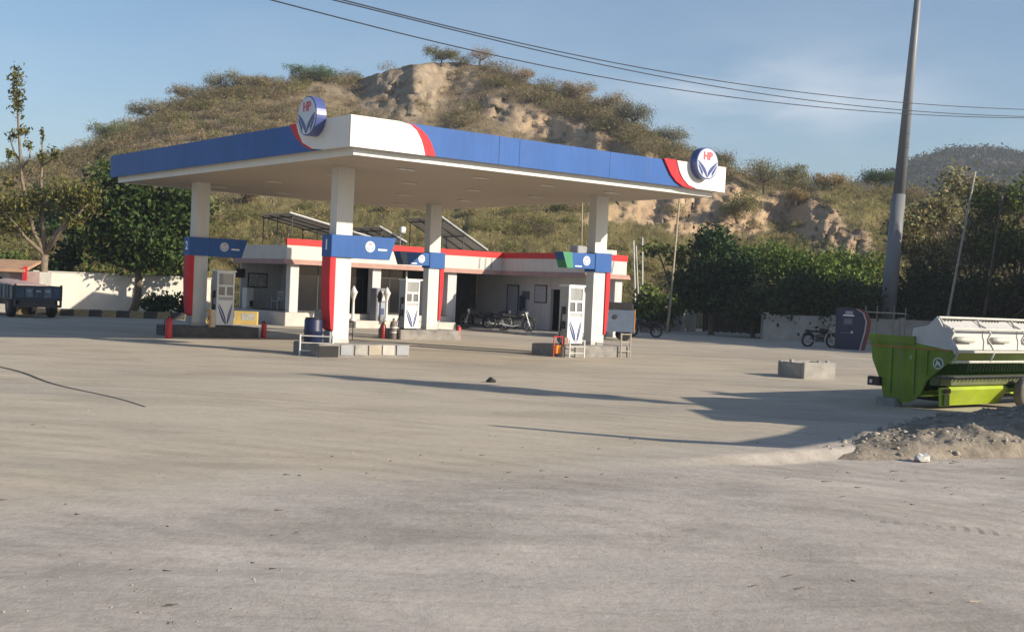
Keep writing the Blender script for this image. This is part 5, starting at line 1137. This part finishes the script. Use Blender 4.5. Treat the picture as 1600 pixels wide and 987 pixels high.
# ================================================================== HARVESTER HEADER (right)
N0 = at(1491, 553, 25.4); hd = empty('harvester_header', (N0.x, N0.y, 0), TH, 'green harvester header with white reel standing behind the earth heap', 'harvester header')
GRN = mat('machine_green', (.17, .275, .014), .5, .2, 2.2, spec=.25, streak=.3); LIME = mat('machine_lime', (.36, .47, .012), .45, .12, 2, streak=.25); RWH = mat('reel_white', (.58, .57, .53), .5, .1, 3, streak=.3); OLV = mat('beam_olive', (.10, .12, .03), .6, .2, 3)
HL = 6.2
ep = MB().prism([(-.02, 1.22), (.06, 1.10), (.60, .62), (.74, .30), (1.0, .12), (1.62, .10), (1.74, .52), (1.98, 1.0), (2.04, 1.42), (1.0, 1.44), (.0, 1.30)], -.05, 0, 'x').build('end_panel', GRN, hd)
for y in (1.50, .92, .62): MB().box(-.085, -.051, y - .04, y + .04, .3 if y > .7 else .75, 1.28).build('rib', GRN, ep)
MB().box(-.075, -.051, .02, 2.02, 1.295, 1.325).build('orange_strip', mat('orange_strip', (.40, .17, .03), .6, .15, 3), ep)
MB().box(-.10, -.051, .9, 2.06, 1.40, 1.56).build('top_flange', GRN, ep); MB().box(-.062, -.051, .9, 1.02, 1.06, 1.15).build('label_plate', mat('pale_label', (.30, .42, .24), .6, .1, 4), ep)
lg = MB().lathe((-.058, .33, 1.02), [(.125, 0), (.125, .007)], 24, 'x').build('emblem_ring', PWHITE, ep); MB().lathe((-.064, .33, 1.02), [(.10, 0), (.10, .006)], 24, 'x').build('emblem_field', mat('emblem_green', (.03, .14, .06), .4, .1, 3), lg)
MB().prism([(.26, .96), (.29, 1.04), (.34, 1.07), (.37, 1.09), (.37, 1.04), (.40, .97), (.37, .96), (.34, 1.01), (.29, .955)], -.070, -.065, 'x').build('emblem_mark', PWHITE, lg)
MB().prism([(1.5, .30), (1.5, 1.16), (1.54, 1.16), (1.54, .30)], 0.002, HL, 'x').build('back_sheet', LIME, hd)
MB().prism([(.45, .30), (.95, .24), (1.499, .34), (1.499, .38), (.95, .28), (.45, .34)], .002, HL, 'x').build('trough', LIME, hd)
MB().cbox(.002, HL, 1.3, 1.9, 1.165, 1.34, .03).build('top_beam', mat('lime_beam', (.34, .44, .03), .5, .1, 3), hd)
au = MB(); au.tube([(.05, 1.0, .66), (HL, 1.0, .66)], .17, 14); au.build('auger', GRN, hd, True)
fl = MB()
for k in range(24):
    a0 = k * .26 + .1
    ring = [(a0 + .26 * j / 14, 1.0 + r2 * math.cos(2 * math.pi * j / 14), .66 + r2 * math.sin(2 * math.pi * j / 14)) for j in range(15) for r2 in (.17, .30)]
    fl.add(ring, [(2 * j, 2 * j + 1, 2 * j + 3, 2 * j + 2) for j in range(14)])
fl.build('auger_flight', mat('flight_green', (.05, .12, .02), .4, .15, 3), hd)
MB().cbox(.002, HL, .30, .58, .54, .74, .03).build('cutter_beam', OLV, hd); MB().box(.002, HL, .25, .299, .70, .735).build('cutter_bar', DSTEEL, hd)
kn = MB()
for k in range(40): kn.prism([(.1 + k * .15, .24), (.14 + k * .15, .10), (.18 + k * .15, .24)], .69, .71, 'z')
kn.build('knife_row', DSTEEL, hd)
MB().prism([(.34, .50), (.30, .44), (.52, .08), (.58, .08), (.40, .53)], .42, 2.75, 'x').build('lower_skirt', LIME, hd)
MB().prism([(.30, .50), (.27, .1), (.33, .1), (.36, .50)], .05, .36, 'x').build('skirt_box', LIME, hd); MB().box(.10, .33, .235, .262, .38, .47).build('rust_plate', mat('rust_brown', (.12, .05, .02), .8, .2, 4), hd); MB().box(.10, .30, .240, .266, .12, .36).build('olive_plate', mat('olive_plate', (.16, .22, .03), .6, .15, 3), hd)
MB().cbox(.6, HL, .7, 1.4, .16, .24, .02).build('under_frame', DSTEEL, hd)
# reel
RC = (.50, 1.52)
MB().prism([(-.06, 1.24), (-.02, 1.42), (.06, 1.56), (.0, 1.70), (.10, 1.80), (.27, 1.80), (.42, 2.02), (.52, 1.92), (.62, 1.82), (.98, 1.74), (1.03, 1.40), (.98, 1.24)], -.045, -.005, 'x').build('reel_shield', mat('reel_shaded_white', (.52, .51, .50), .5, .08, 3), hd)  # white end plate, its shade put into this greyer colour
rt = MB().tube([(0, RC[0], RC[1]), (HL, RC[0], RC[1])], .055, 10).build('reel_tube', RWH, hd, True)
for k in range(4): MB().tube([(.18 + k * 1.42, RC[0] - .40, RC[1] + .02), (.86 + k * 1.42, RC[0] - .40, RC[1] + .02)], .065, 12).build('reel_drum', RWH, hd, True)
rails = [(.40, 2.0), (.05, 1.77), (-.06, 1.29), (.02, 1.07)]
for y, z in rails:
    MB().tube([(-.02, y, z), (HL, y, z)], .028, 6).build('tine_bar', RWH, hd)
for (y, z), ln in ((rails[0], .13), (rails[3], .22), (rails[2], .0)):
    if not ln: continue
    tn = MB()
    for k in range(46):
        x = .25 + k * .125
        if (k // 6) % 2 == 0 or ln > .2: tn.tube([(x, y, z - .03), (x + .01, y + .05, z - ln)], .016, 4)
    tn.build('tine_row', mat('tine_dark', (.03, .05, .02), .6, .1, 4), hd)
for k in range(5):
    x = .02 + k * 1.42; pts = [(x, .40, 2.0), (x, .30, 1.86), (x, .12, 1.78), (x, .03, 1.68), (x, .10, 1.55), (x, .0, 1.42), (x, -.08, 1.30), (x, .02, 1.07)]
    MB().tube(pts, .024, 6).build('reel_bracket', RWH, hd, True)
MB().prism([(.14, 1.32), (.20, 1.75), (.46, 1.95), (.49, 1.93), (.24, 1.73), (.18, 1.32)], .05, HL, 'x').build('reel_cover', MATS['reel_shaded_white'], hd)
MB().cbox(-.16, -.02, 1.70, 2.02, .42, .62, .02).build('lamp_bracket', mat('bracket_brown', (.06, .03, .025), .6, .2, 4), hd); MB().box(-.17, -.161, 1.88, 1.95, .47, .55).build('reflector', PWHITE, hd)
MB().cbox(-.2, .1, 1.25, 1.75, .0, .18, .03).build('skid', mat('skid_grey', (.30, .28, .27), .8, .2, 3), hd)
for x in (3.0, 5.6):
    w = MB().lathe((x, -.1, .36), [(.22, 0), (.34, .02), (.36, .06), (.36, .18), (.34, .22), (.22, .24)], 22, 'y').build('wheel', mat('dusty_tyre', (.20, .18, .16), .9, .2, 5, .2), hd, True); MB().lathe((x, -.11, .36), [(.18, 0), (.18, .26)], 14, 'y').build('rim', LIME, w)
# ------------------------------------------------------------------ unseen harvester right of the picture, put there to cast its shadow
hv = empty('combine_harvester', (12.6, 21.2, 0), R(96), 'unseen green combine harvester right of the header, beyond the picture edge', 'combine harvester')
MB().prism([(-2.9, .9), (3.0, .9), (3.0, 2.9), (2.2, 3.35), (-.6, 3.35), (-1.4, 2.6), (-2.9, 2.3)], -1.1, 1.1, 'y').build('body', GRN, hv)
MB().prism([(-2.6, 2.3), (-2.5, 3.5), (-1.2, 3.55), (-1.0, 2.3)], -.8, .8, 'y').build('cab', GLASS, hv); MB().cbox(-2.8, -.9, -.95, .95, 3.56, 3.68, .04).build('cab_roof', LIME, hv)
hvi = (Matrix.Translation((12.6, 21.2, 0)) @ Matrix.Rotation(R(96), 4, 'Z')).inverted()
MB().tube([tuple(hvi @ Vector(p)) for p in ((12.3, 19.6, 2.7), (11.9, 17.0, 3.0), (11.2, 15.2, 3.25), (10.2, 15.1, 3.5), (8.84, 15.57, 4.0))], [.2, .2, .18, .15, .07], 10).build('shadow_pipe', LIME, hv, True)  # unseen pipe, bent so that it throws the thin ground shadow
for x, r2 in ((-1.9, .8), (2.2, .5)):
    for y in (-1.45, 1.1): w = MB().lathe((x, y, r2), [(r2 * .6, 0), (r2 * .96, .03), (r2, .1), (r2, .28), (r2 * .6, .34)], 22, 'y').build('wheel', BLACK, hv, True); MB().lathe((x, y - .01, r2), [(r2 * .5, 0), (r2 * .5, .36)], 14, 'y').build('rim', LIME, w)
# slim tree right of the picture that throws the long thin shadow
for (tx, ty, z0, z1, r_, lb, sd_) in ((15.2, 20.05, 5.3, 8.6, .62, 'slim columnar tree right of the picture whose shadow crosses the forecourt', 91),):
    nl = 6; tree('columnar_tree', lb, (tx, ty, 0), z1, .09, (0, 0, z0), [(0, 0, z0 + (z1 - z0) * (k + .5) / nl, r_ * math.sin(math.pi * (k + .7) / (nl + .4)), r_ * math.sin(math.pi * (k + .7) / (nl + .4)), (z1 - z0) / nl * .8) for k in range(nl)], 2600, .2, LEAF_D, sd_, clump=.14, hollow=.1, nclump=40)

# ================================================================== AIR
HZ = bpy.data.materials.new('haze_air'); HZ.use_nodes = True; hn = HZ.node_tree; hn.nodes.clear(); ho = hn.nodes.new('ShaderNodeOutputMaterial'); hp = hn.nodes.new('ShaderNodeVolumePrincipled')
hp.inputs['Color'].default_value = (.80, .88, 1.0, 1); hp.inputs['Density'].default_value = .0005; hp.inputs['Anisotropy'].default_value = .3; hn.links.new(hp.outputs[0], ho.inputs['Volume'])
o = MB().box(-420, 520, -120, 800, -5, 90).build('haze', HZ); o['kind'] = 'stuff'; o['label'] = 'thin dusty air'
